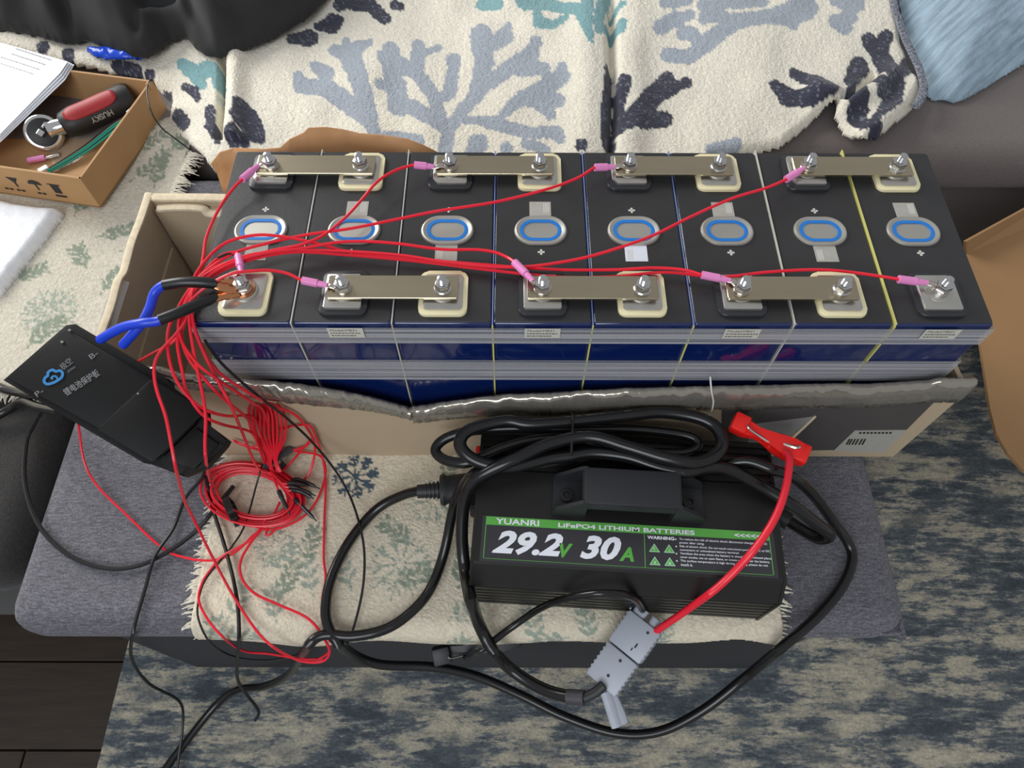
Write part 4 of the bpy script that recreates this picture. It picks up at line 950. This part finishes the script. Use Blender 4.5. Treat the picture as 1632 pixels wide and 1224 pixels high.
for xx, s_ in ((x0, -1), (x1, 1)):
    b = nbm(); a = [b.verts.new((xx, y_, z_)) for y_, z_ in ep]; c_ = [b.verts.new((xx+s_*.0025, y_, z_)) for y_, z_ in ep]
    for i in range(5): b.faces.new((a[i], a[(i+1)%5], c_[(i+1)%5], c_[i]))
    b.faces.new(a); b.faces.new(c_); bmesh.ops.recalc_face_normals(b, faces=b.faces); e = obj('end_plate', b, m_charger, chg)
    for yy in (yf+.012, yb-.012):
        for zz in (T+.022, T+.062):
            b = lathe([(.0028, 0), (.0026, .0014), (.0012, .0018)], 12); 
            obj('screw', b, m_rubber, e, M=Matrix.Translation((xx+s_*.0025, yy, zz)) @ Matrix.Rotation(s_*PI/2, 4, 'Y'))
# rocker switch and inlet on the left end
obj('power_inlet', box(x0-.010, x0-.0025, yb-.062, yb-.030, T+.030, T+.056, .002), m_charger_pl, chg)
obj('rocker_switch', box(x0-.008, x0-.0025, yb-.030, yb-.008, T+.050, T+.066, .002), m_redplastic, chg)
# label on the top face
ZL = .0867
q = [W(772,828,ZL), W(1225,854,ZL), W(1239,917,ZL), W(769,906,ZL)]
q = [Vector((max(x0+.003, min(x1-.003, p.x)), p.y, p.z)) for p in q]
lx0, lx1 = x0+.0045, x1-.0035
ly1 = -.1085; ly0 = -.1450
LW, LH = lx1-lx0, ly1-ly0
lab = obj('label', box(lx0, lx1, ly0, ly1, T+ZL-.0002, T+ZL+.0003), m_label_k, chg)
zz = T+ZL+.0004
def ML(u, v, rot=0): return Matrix.Translation((lx0+u*LW, ly0+v*LH, zz)) @ Matrix.Rotation(rot, 4, 'Z')
def lrect(u0, u1, v0, v1, mt, name, dz=0): return obj(name, box(lx0+u0*LW, lx0+u1*LW, ly0+v0*LH, ly0+v1*LH, zz-.0002+dz, zz+.0001+dz), mt, lab)
lrect(.012, .985, .800, .985, m_green, 'green_band')
for a4 in ((.012,.985,.058,.066),(.012,.0145,.058,.80),(.9825,.985,.058,.80),(.556,.5585,.066,.80)): lrect(*a4, m_green, 'border_line')
def ltext(body, u, v, wd, ht, mt, **k): return text(body, .01, ML(u, v) @ Matrix.Translation((0,0,.0002)), mt, lab, width=wd*LW, height=ht*LH, **k)
ltext('YUANRI', .046, .825, .150, .130, m_white_ink, fat=.0002)
ltext('LiFePO4 LITHIUM BATTERIES', .262, .830, .468, .100, m_white_ink, fat=.00025)
ltext('<<<<<', .865, .840, .092, .085, m_white_ink, fat=.0003)
ltext('29.2', .040, .170, .240, .520, m_white_ink, fat=.00042, shear=.32, spacing=1.02)
ltext('V', .268, .170, .046, .310, m_green, fat=.0004, shear=.25)
ltext('30', .338, .170, .140, .520, m_white_ink, fat=.00042, shear=.32, spacing=1.02)
ltext('A', .470, .170, .050, .310, m_green, fat=.0004, shear=.25)
ltext('WARNING', .567, .685, .092, .075, m_white_ink, fat=.0004)
WARN = [('To reduce the risk of electric shock disconnect charger from AC', .298), ('power after using.', .084), ('Risk of electric shock. Do not touch uninsulated portion of AC or DC', .305), ('connectors or uninsulated battery terminal.', .200),
        ('Ventilate the area when the battery is charging in enclosed place,', .308), ('never smoke, use an open flame, or create sparks near the battery.', .300), ('The surface temperature is high during charging, please do not', .292), ('touch it.', .040)]
for k, (s_, wd) in enumerate(WARN):
    ltext(s_, .676, .690-k*.078, wd, .058, m_white_ink, fat=.00010)
    if k % 2 == 0: obj('bullet', prism(circ(lx0+.664*LW, ly0+(.712-k*.078)*LH, .0006, 8), zz, zz+.0002), m_white_ink, lab)
for cu_, cv in ((.590,.47),(.640,.47),(.590,.19),(.640,.19)):
    cx_, cy_ = lx0+cu_*LW, ly0+cv*LH; s_ = .0043
    tri = [(cx_+s_*1.15*math.cos(PI/2+2*PI*k/3), cy_+s_*1.05*math.sin(PI/2+2*PI*k/3)) for k in range(3)]
    tri2 = [(cx_+(p[0]-cx_)*.72, cy_+(p[1]-cy_)*.72) for p in tri]
    t_ = obj('warning_triangle', prism(tri, zz, zz+.0002), m_pale_green, lab)
    obj('triangle_fill', prism(tri2, zz+.0002, zz+.0003), m_green, t_)
    gl = {(.590,.47): [(-.3,.5),(.15,.5),(-.05,.1),(.25,.1),(-.15,-.5),(-.02,-.05),(-.3,-.05)], (.640,.47): [(-.35,-.4),(.35,-.4),(.35,-.25),(.1,-.25),(.08,.4),(-.08,.4),(-.1,-.25),(-.35,-.25)],
          (.590,.19): [(-.3,-.4),(.3,-.4),(.22,0),(.05,.5),(-.05,.15),(-.25,.05)], (.640,.19): [(-.4,-.4),(.4,-.4),(.3,0),(.4,.2),(.05,.12),(-.1,.4),(-.3,.15)]}[(cu_, cv)]
    obj('pictogram', prism([(cx_+p[0]*s_*.7, cy_+p[1]*s_*.7) for p in gl], zz+.0003, zz+.0004), m_pale_green, t_)
# carrying handle
hx0, hx1 = W(880,780,.09).x, W(1118,790,.09).x; hy = W(1000,800,.100).y
hp = [(hx0, .0868), (hx0+.004, .0868), (hx0+.010, .0960), (hx0+.016, .1130), (hx0+.021, .1165), (hx1-.021, .1165), (hx1-.016, .1130), (hx1-.010, .0960), (hx1-.004, .0868), (hx1, .0868)]
yh0, yh1 = -.1030, -.0760
def hbox(xa, xb, ya, yb2, za, zb2, bev=.002): return box(xa, xb, ya, yb2, T+za, T+zb2, bev, 2)
b = hbox(hx0+.0225, hx1-.0225, yh0-.0018, yh1+.0018, .103, .1168, .002)
h_ = obj('handle_grip', b, m_charger_pl, chg, True)
for s_, xe in ((1, hx0), (-1, hx1)):
    # sloping hollow foot: two cheeks, a back plate and a screw hole
    b = nbm()
    pr = [(xe, .0868), (xe+s_*.026, .0868), (xe+s_*.026, .1165), (xe+s_*.022, .1165), (xe+s_*.002, .0985), (xe, .0950)]
    for ya, yb2 in ((yh0-.002, yh0+.001), (yh1-.001, yh1+.002)):
        lo = [b.verts.new((x_, ya, T+z_)) for x_, z_ in pr]; hi = [b.verts.new((x_, yb2, T+z_)) for x_, z_ in pr]
        b.faces.new(lo); b.faces.new(hi)
        for i in range(6): b.faces.new((lo[i], lo[(i+1)%6], hi[(i+1)%6], hi[i]))
    bmesh.ops.recalc_face_normals(b, faces=b.faces)
    xa, xb = sorted((xe+s_*.022, xe+s_*.027)); box(xa, xb, yh0, yh1, T+.0868, T+.1152, bm=b)
    xa, xb = sorted((xe, xe+s_*.024)); box(xa, xb, yh0, yh1, T+.0868, T+.0900, bm=b)
    f_ = obj('handle_foot', b, m_charger_pl, chg)
    obj('screw', lathe([(.0052, T+.0900), (.0052, T+.0925), (.0030, T+.0927), (.0028, T+.0910)], 16, xe+s_*.011, (yh0+yh1)/2), m_rubber, f_, True)

chg.rotation_euler = (0, 0, math.radians(-3.3))
# ------------------------------------------------------------------ cords of the charger
ac = thing('mains_cord', tuple(W(300, 1180, -.32)), 'black mains cord coiled on the charger and trailing to the rug', 'cord')
ACZ = [(700,781,.044),(672,782,.040),(640,790,.030),(600,812,.016),(560,858,.012),(532,910,.012),(520,955,.006),(522,995,-.02),(545,1030,-.045),(600,1058,-.065),(690,1063,-.075),(760,1078,-.085),(830,1108,-.095),(900,1142,-.10),(980,1168,-.10),(1050,1166,-.095),(1120,1132,-.08),(1190,1078,-.055),(1250,1028,-.030),(1300,985,-.004),(1340,938,.008),(1358,895,.009),(1352,866,.012),(1332,838,.026),(1305,800,.060),(1282,775,.085),(1262,760,.100),(1230,748,.108),(1190,735,.106),(1150,742,.098),(1110,750,.094),(1060,744,.094),(1000,728,.095),(948,709,.098),(908,698,.100),(856,700,.099),(806,712,.098),(770,727,.096),(741,738,.093),(707,732,.088),(694,716,.086),(712,698,.090),(755,686,.095),(820,682,.096),(908,684,.098),(1000,684,.097),(1070,690,.096),(1105,698,.096),(1112,712,.096),(1090,722,.096),(1040,722,.096),(960,724,.096),(880,738,.096),(800,742,.094),(760,752,.088),(735,780,.07),(722,812,.048),(708,880,.016),(685,940,.012),(650,980,.004),(610,1004,-.020),(560,1014,-.05),(515,1012,-.09),(490,1030,-.13),(460,1075,-.20),(420,1094,-.26),(380,1099,-.29),(345,1123,-.312),(296,1183,-.317),(262,1228,-.317),(220,1290,-.317)]
obj('cable', cord([W(*p) for p in ACZ], .0044, 12, 7), m_cord, ac, True)
# moulded plug at the charger inlet
p0, p1 = W(702,781,.044), W(778,776,.045); axp = (p1-p0).normalized(); Mp = frame(p0, axp)
Lp = (Vector((x0-.010, p1.y, p1.z))-p0).length
b = loft([[(x_, wy*math.cos(2*PI*k/16)*1.0, wz*math.sin(2*PI*k/16)) for k in range(16)] for x_, wy, wz in ((.0,.0135,.0095),(.003,.0150,.0105),(.006,.0128,.0095),(Lp*.55,.0135,.0095),(Lp,.0140,.0095))])
obj('plug', b, m_charger_pl, ac, True, M=Mp)
for k in range(5):
    x_ = -.0022-k*.0034; r_ = .0078-.0004*k
    b = lathe([(r_-.001, -.0011), (r_, -.0008), (r_, .0008), (r_-.001, .0011)], 14); obj('strain_relief_ring', b, m_charger_pl, ac, True, M=Mp @ Matrix.Translation((x_,0,0)) @ Matrix.Rotation(PI/2, 4, 'Y'))
obj('strain_relief', tube([(-.020,0,0),(0,0,0)], .0060, 12, 2, sp=False), m_charger_pl, ac, True, M=Mp)
# output cable
dc = thing('charging_cord', tuple(W(905, 1112, -.01)), 'thick black output cord from the charger to the grey connector', 'cord')
DCZ = [(1250,826,.040),(1275,842,.042),(1305,858,.048),(1322,852,.058),(1300,834,.075),(1261,805,.092),(1209,772,.098),(1160,748,.106),(1125,745,.110),(1091,752,.112),(1052,745,.110),(1000,728,.109),(948,722,.108),(908,727,.107),(869,732,.106),(817,743,.106),(775,740,.108),(744,725,.110),(733,704,.112),(751,684,.112),(806,671,.112),(843,676,.112),(908,672,.112),(1000,662,.112),(1052,657,.112),(1105,664,.112),(1136,677,.112),(1150,698,.112),(1145,722,.112),(1110,738,.116),(1060,730,.118),(1000,712,.117),(940,696,.116),(880,706,.115),(820,732,.114),(780,750,.108),(754,768,.098),(740,800,.080),(736,850,.060),(740,900,.042),(750,955,.022),(768,1005,.004),(795,1048,-.008),(830,1078,-.010),(870,1100,-.004),(905,1110,.004),(925,1112,.008)]
obj('cable', cord([W(*p) for p in DCZ], .0052, 12, 7), m_cord, dc, True)
obj('heat_shrink', tube([W(904,1110,.004), W(931,1112,.009)], .0060, 12, 3, sp=False), mat('grey_shrink', lin(62,60,66), .55), dc, True)
obj('inner_leads', tube([W(930,1112,.009), W(948,1104,.012), W(962,1092,.016)], .0042, 10, 4, flat=.8), m_rubber, dc, True)
obj('gland', tube([W(1243,822,.040), W(1258,831,.041)], .0085, 12, 2, sp=False), m_charger_pl, dc, True)
# plastic tie round the coil
c_ = W(910, 698, .104); b = tube([c_+Vector((0.001*math.sin(a*2), .021*math.cos(a), .0165*math.sin(a))) for a in np.linspace(0, 2*PI, 13)[:-1]], .0010, 6, 3, closed=True)
obj('cable_tie', b, m_shrink, ac, True)

# ------------------------------------------------------------------ grey connector pair
a, b_ = W(956,1092,.012), W(1028,990,.030); ax_ = b_-a; LC = ax_.length
side = (W(1045,1017,.030)-W(1011,961,.030)); nn = ax_.cross(side).normalized(); nn = nn if nn.z > 0 else -nn
Mk = frame((a+b_)/2, ax_, None, nn); wc = side.length/2*.98; hl = LC/2
con = thing('power_connector', tuple((a+b_)/2 - nn*.016), 'grey two-piece power connector joining the red and black clamp leads', 'connector')
def cbox(xa, xb, ya, yb2, za, zb2, bev=.001): return box(xa, xb, ya, yb2, za, zb2, bev, 2)
h1 = obj('housing_half', cbox(.001, hl, -wc, wc, -.020, 0, .0016), m_connector, con, True, M=Mk)
h2 = obj('housing_half', cbox(-hl, .0, -wc*.94, wc*.94, -.020, -.0004, .0016), m_connector, con, True, M=Mk)
for sgn in (-1, 1):
    for k in range(7): obj('grip_rib', cbox(-hl+.003+k*.0042, -hl+.0050+k*.0042, sgn*wc*.94-.0006, sgn*wc*.94+.0006, -.015, -.001, .0004), m_connector, h2, M=Mk)
    for k in range(7): obj('grip_rib', cbox(.006+k*.0042, .0080+k*.0042, sgn*wc-.0006, sgn*wc+.0006, -.015, -.001, .0004), m_connector, h1, M=Mk)
for x_, y_ in ((hl-.006,-wc*.45),(-.006,-.002),(-hl+.010,-.001)):
    obj('rivet_hole', prism(circ(x_, y_, .0012, 12), 0, .0003), m_rubber, con, M=Mk)
for x_, y_, l_, w2 in ((hl-.018,-.006,.004,.0013),(hl-.023,-.0045,.0026,.0009)): obj('moulded_mark', cbox(x_-l_, x_, y_, y_+w2, 0, .0003, 0), m_rubber, con, M=Mk)
obj('port_shroud', ringprism(rrect(0,0,.011,.012,.003,4), rrect(0,0,.008,.009,.002,4), 0, .008), m_connector, con, M=Mk @ Matrix.Translation((hl-.001, -wc*.5, -.008)) @ Matrix.Rotation(PI/2, 4, 'Y'))
obj('port_shroud', ringprism(rrect(0,0,.011,.012,.003,4), rrect(0,0,.008,.009,.002,4), 0, .008), m_connector, con, M=Mk @ Matrix.Translation((hl-.001, wc*.5, -.008)) @ Matrix.Rotation(PI/2, 4, 'Y'))
obj('pull_tab', tube([W(966,1102,.004), W(973,1124,-.000), W(978,1140,-.004), W(984,1158,-.008)], .0050, 8, 4, flat=.45), m_connector, con, True)
obj('pull_tab_wing', tube([W(976,1108,.002), W(988,1134,-.004), W(995,1153,-.008)], .0040, 8, 4, flat=.5), m_connector, con, True)

# ------------------------------------------------------------------ clamps
def clamp(label, ctr_px, dirpx, L, mt, wire_pts, r, up):
    a, b_ = W(*dirpx[0]), W(*dirpx[1]); ax_ = b_-a; M_ = frame((a+b_)/2, ax_, None, up); h = ax_.length/2
    t = thing('battery_clamp', tuple((a+b_)/2), label, 'clamp', 'charger clamps')
    obj('lead', cord([W(*p) for p in wire_pts], r, 10, 8), m_red if mt is m_redplastic else m_cord, t, True)
    w2 = .0078
    def jaw(z0, z1, flip):
        P_ = [(-h, z0*1.0), (-h, z0+.007*flip), (-h*.82, z1+.004*flip), (-h*.30, z1*.7), (0, z1*.4), (h*.42, z1*.9), (h*.80, z1+.004*flip), (h, z0+.006*flip), (h, z0), (h*.7, z0+.001*flip), (0, z0*.2), (-h*.6, z0+.001*flip)]
        return P_
    # two arms pivoting about the spring: plan outline waisted at the middle
    plan = [(-h,-w2*.75),(-h*.96,-w2),(-h*.62,-w2*.95),(-h*.30,-w2*.45),(-.002,-w2*.55),(h*.22,-w2*.95),(h*.55,-w2*1.05),(h*.95,-w2*.95),(h,-w2*.6),(h,w2*.6),(h*.95,w2*.95),(h*.55,w2*1.05),(h*.22,w2*.95),(-.002,w2*.55),(-h*.30,w2*.45),(-h*.62,w2*.95),(-h*.96,w2),(-h,w2*.75)]
    ua = obj('upper_arm', prism(plan, .0015, .0045, .001, 2), mt, t, True, M=M_ @ Matrix.Rotation(-.10, 4, 'Y'))
    la = obj('lower_arm', prism(plan, -.0070, -.0038, .0008, 2), mt, t, True, M=M_ @ Matrix.Rotation(.10, 4, 'Y'))
    obj('grip_cap', box(-h-.001, -h*.62, -w2, w2, -.004, .0075, .0018, 2), mt, ua, True, M=M_)
    obj('grip_cap', box(h*.60, h+.001, -w2*1.08, w2*1.08, -.006, .0070, .0022, 2), mt, ua, True, M=M_)
    sb = nbm()
    for k in range(4): tube([(.0042*math.cos(q_), -w2*.45+k*.0022, -.001+.0048*math.sin(q_)) for q_ in np.linspace(0, 2*PI, 9)[:-1]], .0008, 6, 3, closed=True, bm=sb)
    obj('spring', sb, m_steel, t, True, M=M_)
    obj('spring_leg', tube([(.002,-w2*.5,.0035),(-h*.40,-w2*.4,.0062),(-h*.62,-w2*.3,.0085),(-h*.66,-w2*.1,.0084)], .0009, 6, 4), m_steel, t, True, M=M_)
    obj('copper_jaw', tube([(h*.35,0,.0046),(h*.62,0,.0078),(h*.72,w2*.3,.0076)], .0014, 6, 3), m_tin, t, True, M=M_)
clamp('red plastic clamp on the charger behind the coiled cord', None, ((1168,672,.112),(1284,728,.108)), .05, m_redplastic, [(1252,722,.118),(1258,732,.120),(1254,770,.124),(1242,810,.124),(1222,848,.120),(1190,890,.110),(1145,935,.085),(1095,972,.058),(1060,996,.038),(1045,1006,.028)], .0030, (0,-.2,1))
clamp('black plastic clamp dangling in front of the ottoman', None, ((692,1046,-.055),(828,1014,-.050)), .05, m_charger_pl, [(742,1048,-.046),(752,1044,-.040),(775,1030,-.022),(815,1000,.004),(870,965,.028),(930,948,.042),(985,946,.046),(1012,955,.040),(1024,972,.026)], .0030, (0,-.5,1))

# ------------------------------------------------------------------ small kraft box with tools
zf = .008; zt_ = .056
PA, PB = W(128,285,zt_), W(243,128,zt_)                   # right wall, front to back
PC = W(-40,261,zt_)                                       # along the front rim to the left
fr = PA.to_2d(); bk = PB.to_2d(); fl = PC.to_2d(); dl = (fl-fr).normalized(); W_s = .27
fl = fr+dl*W_s; bl_ = bk+dl*W_s
sbx = thing('accessory_box', ((fr.x+bl_.x)/2, (fr.y+bl_.y)/2, T+.009), 'small open brown cardboard box holding a ratchet and wires', 'box')
def swall(name, a, b_, inward, z0=.011, z1=zt_, thick=.003, mt=m_kraft):
    d = (b_-a).normalized(); n2 = Vector((-d.y, d.x)); n2 = n2 if n2.dot(inward) > 0 else -n2
    b = prism([tuple(a), tuple(b_), tuple(b_+n2*thick), tuple(a+n2*thick)], T+z0, T+z1, .0004, 1); return obj(name, b, mt, sbx)
cen = (fr+bl_)/2
obj('box_floor', prism([tuple(fr), tuple(bk), tuple(bl_), tuple(fl)], T+.0105, T+.0125), m_kraft, sbx)
fw_ = swall('front_wall', fl, fr, cen-fr); rw2 = swall('right_wall', fr, bk, cen-fr); swall('back_wall', bk, bl_, cen-bk); swall('left_wall', bl_, fl, cen-fl)
obj('locking_tab', prism([tuple(bk-(bk-fr).normalized()*.010-dl*.001), tuple(bk-(bk-fr).normalized()*.004-dl*.001), tuple(bk-(bk-fr).normalized()*.004+dl*.004), tuple(bk-(bk-fr).normalized()*.010+dl*.004)], T+zt_-.006, T+zt_+.002, .0008, 1), m_kraft, rw2)
# printed handling symbols on the front wall
nf = Vector((dl.y, -dl.x)); nf = nf if nf.dot(fr-cen) > 0 else -nf
Mf = frame(Vector((fr.x, fr.y, T+.034)) + Vector((nf.x, nf.y, 0))*.0003, Vector((-dl.x, -dl.y, 0)), None, Vector((nf.x, nf.y, 0)))
def sym(poly, x, s_, nm): obj(nm, prism([(x+p[0]*s_, p[1]*s_) for p in poly], 0, .0002), m_print_k, fw_, M=Mf)
umb = [(math.cos(t)*1.0, math.sin(t)*.8+.2) for t in np.linspace(PI, 0, 9)] + [(.12,.2),(.12,-.8),(-.12,-.8),(-.12,.2)]
sym(umb, -.066, .0085, 'umbrella_symbol')
sym([(-.9,.75),(.9,.75),(.9,.6),(.62,.6),(.5,-.9),(-.5,-.9),(-.62,.6),(-.9,.6)], -.042, .0085, 'bin_symbol')
sym([(-.8,-1.25),(.8,-1.25),(.8,-1.6),(-.8,-1.6)], -.042, .0085, 'bin_bar')
sym([(-.1,-.8),(.1,-.8),(.15,0),(.8,.9),(-.8,.9),(-.15,0)], -.092, .0085, 'glass_symbol')
for xx in (-.066, -.092, -.107): sym([(-.6,-1.3),(-.1,-1.3),(-.1,-1.6),(-.6,-1.6)], xx, .0085, 'print_mark'); sym([(.1,-1.3),(.6,-1.3),(.6,-1.6),(.1,-1.6)], xx, .0085, 'print_mark')
# ratchet
ra, rb_ = W(92,205,.032), W(212,152,.036); axr = (rb_-ra); Lr = axr.length; Mr = frame(ra, axr, None, (0,0,1))
rt = thing('ratchet_wrench', tuple(W(140,190,.0125)), 'stubby ratchet wrench with red and black grip lying in the box', 'ratchet')
def ering(x_, ry, rz, cz=0, n=20): return [(x_, ry*math.cos(2*PI*k/n), cz+rz*math.sin(2*PI*k/n)) for k in range(n)]
hpz = [(.006,.0125,.0110),(.009,.0160,.0140),(.022,.0188,.0165),(.040,.0180,.0160),(Lr*.72,.0185,.0165),(Lr*.90,.0195,.0172),(Lr*.98,.0170,.0150),(Lr,.0110,.0100)]
gr = obj('grip', loft([ering(*p) for p in hpz]), m_rubber, rt, True, M=Mr)
def hr(x_):
    xs_ = [p[0] for p in hpz]; return float(np.interp(x_, xs_, [p[1] for p in hpz])), float(np.interp(x_, xs_, [p[2] for p in hpz]))
def patch(x_a, x_b, t0, t1, off, mt, nm):
    b = nbm(); g_ = []
    for i in range(13):
        f_ = i/12; x_ = x_a+(x_b-x_a)*f_; ry, rz = hr(x_); k_ = 1-abs(2*f_-1)**5*.6; tm = (t0+t1)/2; hw_ = (t1-t0)/2*k_
        g_.append([b.verts.new((x_, (ry+off)*math.cos(tm-hw_+2*hw_*j/8), (rz+off)*math.sin(tm-hw_+2*hw_*j/8))) for j in range(9)])
    for i in range(12):
        for j in range(8): b.faces.new((g_[i][j], g_[i+1][j], g_[i+1][j+1], g_[i][j+1]))
    o = obj(nm, b, mt, gr, True, M=Mr); md = o.modifiers.new('t', 'SOLIDIFY'); md.thickness = .0006; return o
patch(.014, Lr*.82, PI*.42, PI*.80, .0006, m_redgrip, 'red_inlay'); patch(.018, Lr*.70, -PI*.52, -PI*.20, .0006, m_redgrip, 'red_inlay')
text('HUSKY', .0085, Mr, m_print_l, gr, fat=.0002, wrapf=lambda v: (lambda x_, ry, rz, an: Vector((x_, -(ry+.0007)*math.cos(an), (rz+.0007)*math.sin(an))))(Lr*.68-v.x, *hr(Lr*.68-v.x), .42 - v.y/.0155))
# head: round chrome body facing up with black drive plate
hc = W(70,212,.030); nh = (Vector(CAMP)-hc).normalized(); nh = Vector((.30,-.62,.66)).normalized()
Mh = frame(hc, axr, None, nh)
b = lathe([(.0150,-.024),(.0200,-.021),(.0215,-.011),(.0218,-.002),(.0210,.004),(.0195,.0058),(.0172,.0064)], 28); hdn = obj('head', b, m_chrome, rt, True, M=Mh)
obj('neck', tube([hc+axr.normalized()*.008, ra+axr.normalized()*.012], [.0125,.0105,.0095], 14, 4), m_chrome, rt, True)
obj('drive_plate', lathe([(.0165,.006),(.0165,.0072),(.0158,.0076)], 28), m_rubber, hdn, True, M=Mh)
obj('drive_square', box(-.0036,.0036,-.0036,.0036,.0075,.0150,.0006,1), m_chrome, hdn, M=Mh @ Matrix.Translation((-.002,-.001,0)) @ Matrix.Rotation(.5,4,'Z'))
obj('selector', box(.004,.0095,.001,.0038,.0075,.0095,.0006,1), m_steel, hdn, M=Mh @ Matrix.Rotation(.5,4,'Z'))
# harness of teal, black and brown wires with white plug
hz = thing('wire_harness', tuple(W(140,225,.013)), 'short teal and black wire harness with white plug in the box', 'harness')
for k, (mt_, dx) in enumerate(((m_teal,0),(m_teal,3),(m_thin_black,-3),(m_thin_black,5),(m_teal,7),(mat('maroon_wire', lin(110,50,50), .5),-1))):
    obj('harness_wire', tube([W(75+dx*.3,272+dx*.4,.017), W(100+dx*.6,258+dx*.5,.018), W(140+dx*.7,232+dx*.7,.022), W(180+dx*.5,200+dx,.030), W(208,184+dx*.8,.034), W(220+dx*.3,172+dx*.5,.032)], .0011, 6, 5), mt_, hz, True)
wp = W(70,271,.016); obj('plug', box(-.006,.006,-.004,.004,-.003,.003,.0008,1), m_white_pl, hz, M=frame(wp, W(100,258,.018)-W(75,272,.017)))
wp = W(209,178,.036); obj('plug', box(-.005,.005,-.003,.003,-.003,.003,.0008,1), m_white_pl, hz, M=frame(wp, W(220,172,.03)-W(200,190,.03)))
tm = thing('spare_terminal', tuple(W(65,255,.0125)), 'spare pink ring terminal lying below the ratchet head', 'terminal')
obj('sleeve', tube([W(45,256,.0165), W(72,251,.0165)], .0036, 10, 2, sp=False), m_pink, tm, True)
obj('ring_lug', tube([W(72,251,.016), W(85,248,.0155), W(94,245,.0155)], [.0024,.003,.0034], 8, 3, flat=.4), m_tin, tm, True)
pb = thing('plastic_bag', tuple(W(110,235,.0125)), 'thin clear plastic bag flat on the small box floor', 'bag')
obj('film', prism([tuple(W(x_, y_, .0128).to_2d()) for x_, y_ in ((88,172),(150,175),(185,195),(150,240),(95,275),(78,250))], T+.0128, T+.0132), mat('clear_film', lin(200,190,170), .12, alpha=.22, bump=.6, bscale=90), pb)

# papers leaning over the left of the box
pa = thing('paper_stack', tuple(W(30,140,.02)), 'stapled white instruction sheets leaning over the small box', 'paper')
quad = [W(-90,42,.058), W(108,98,.062), W(96,116,.060), W(0,214,.046), W(-90,260,.040)]
nq = (quad[1]-quad[0]).cross(quad[3]-quad[0]).normalized(); nq = nq if nq.z > 0 else -nq
for k in range(4):
    P_ = [p + nq*(-.0016*k) + Vector((.0016*k*(i in (1,2)), -.0024*k*(i in (2,3,4)), 0)) for i, p in enumerate(quad)]
    b = nbm(); lo = [b.verts.new(p-nq*.0005) for p in P_]; hi = [b.verts.new(p) for p in P_]; b.faces.new(hi); b.faces.new(lo[::-1])
    for i in range(5): b.faces.new((lo[i], lo[(i+1)%5], hi[(i+1)%5], hi[i]))
    bmesh.ops.recalc_face_normals(b, faces=b.faces); sh = obj('sheet', b, m_paper, pa)
    if k == 0: s0 = sh
def ppos(px, py):
    d = Vector(ray(px, py)); o_ = Vector(CAMP); return o_+d*((quad[0]-o_).dot(nq)/d.dot(nq)) + nq*.0003
for k in range(13):
    ax0, ay0 = 84-k*9.5, 108+k*7.5-14; b = nbm()
    p_a, p_b = ppos(ax0-2, ay0+2), ppos(ax0-70, ay0-20); dd = (p_b-p_a); l_ = dd.length*random.uniform(.45, 1); M_ = frame(p_a, dd, None, nq); x_ = 0
    while x_ < l_:
        w2 = random.uniform(.002, .007); box(x_, x_+w2, -.0005, .0005, 0, .0001, bm=b); x_ += w2+.0012
    obj('print_line', b, m_print_g, s0, M=M_)
# white foam sheet
fo = heap('foam_sheet', [(-60,330),(0,322),(30,330),(66,335),(100,337),(104,345),(74,388),(40,432),(8,472),(-60,500)], 3, .008, lambda U, V, d: .014*np.sqrt(np.clip(d/10,0,1))+.0012*np.sin(U*.9)*np.sin(V*.9)*np.clip(d/10,0,1), m_foam)
tag(fo, 'white foam packing sheet on the throw in front of the small box', 'foam')

# ------------------------------------------------------------------ big cardboard box on the right
ZC = -.03
bx = thing('shipping_box', (1.2, .15, .008), 'large open brown cardboard box with rounded flap at the right edge', 'box')
fl_ = [(1541,404),(1632,364),(1760,310),(2050,280),(2050,800),(1690,785),(1632,750),(1606,722),(1588,690),(1578,650)]
def flap(pts, z0, z1, nm, thick=.004, slope=None):
    P_ = [W(px, py, z) for px, py, z in pts]; b = nbm(); hi = [b.verts.new(p) for p in P_]; lo = [b.verts.new(p-Vector((0,0,thick))) for p in P_]
    b.faces.new(hi); b.faces.new(lo[::-1]); n = len(P_)
    for i in range(n): b.faces.new((lo[i], lo[(i+1)%n], hi[(i+1)%n], hi[i]))
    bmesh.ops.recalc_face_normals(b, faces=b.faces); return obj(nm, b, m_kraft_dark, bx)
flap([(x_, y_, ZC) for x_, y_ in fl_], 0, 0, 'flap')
a_, c_ = W(1541,404,ZC), W(1760,310,ZC)
b = nbm(); up_ = Vector((0, .03, .022)); vs_ = [b.verts.new(p) for p in (a_, c_, c_+up_, W(1540,385,ZC+.022))]; b.faces.new(vs_)
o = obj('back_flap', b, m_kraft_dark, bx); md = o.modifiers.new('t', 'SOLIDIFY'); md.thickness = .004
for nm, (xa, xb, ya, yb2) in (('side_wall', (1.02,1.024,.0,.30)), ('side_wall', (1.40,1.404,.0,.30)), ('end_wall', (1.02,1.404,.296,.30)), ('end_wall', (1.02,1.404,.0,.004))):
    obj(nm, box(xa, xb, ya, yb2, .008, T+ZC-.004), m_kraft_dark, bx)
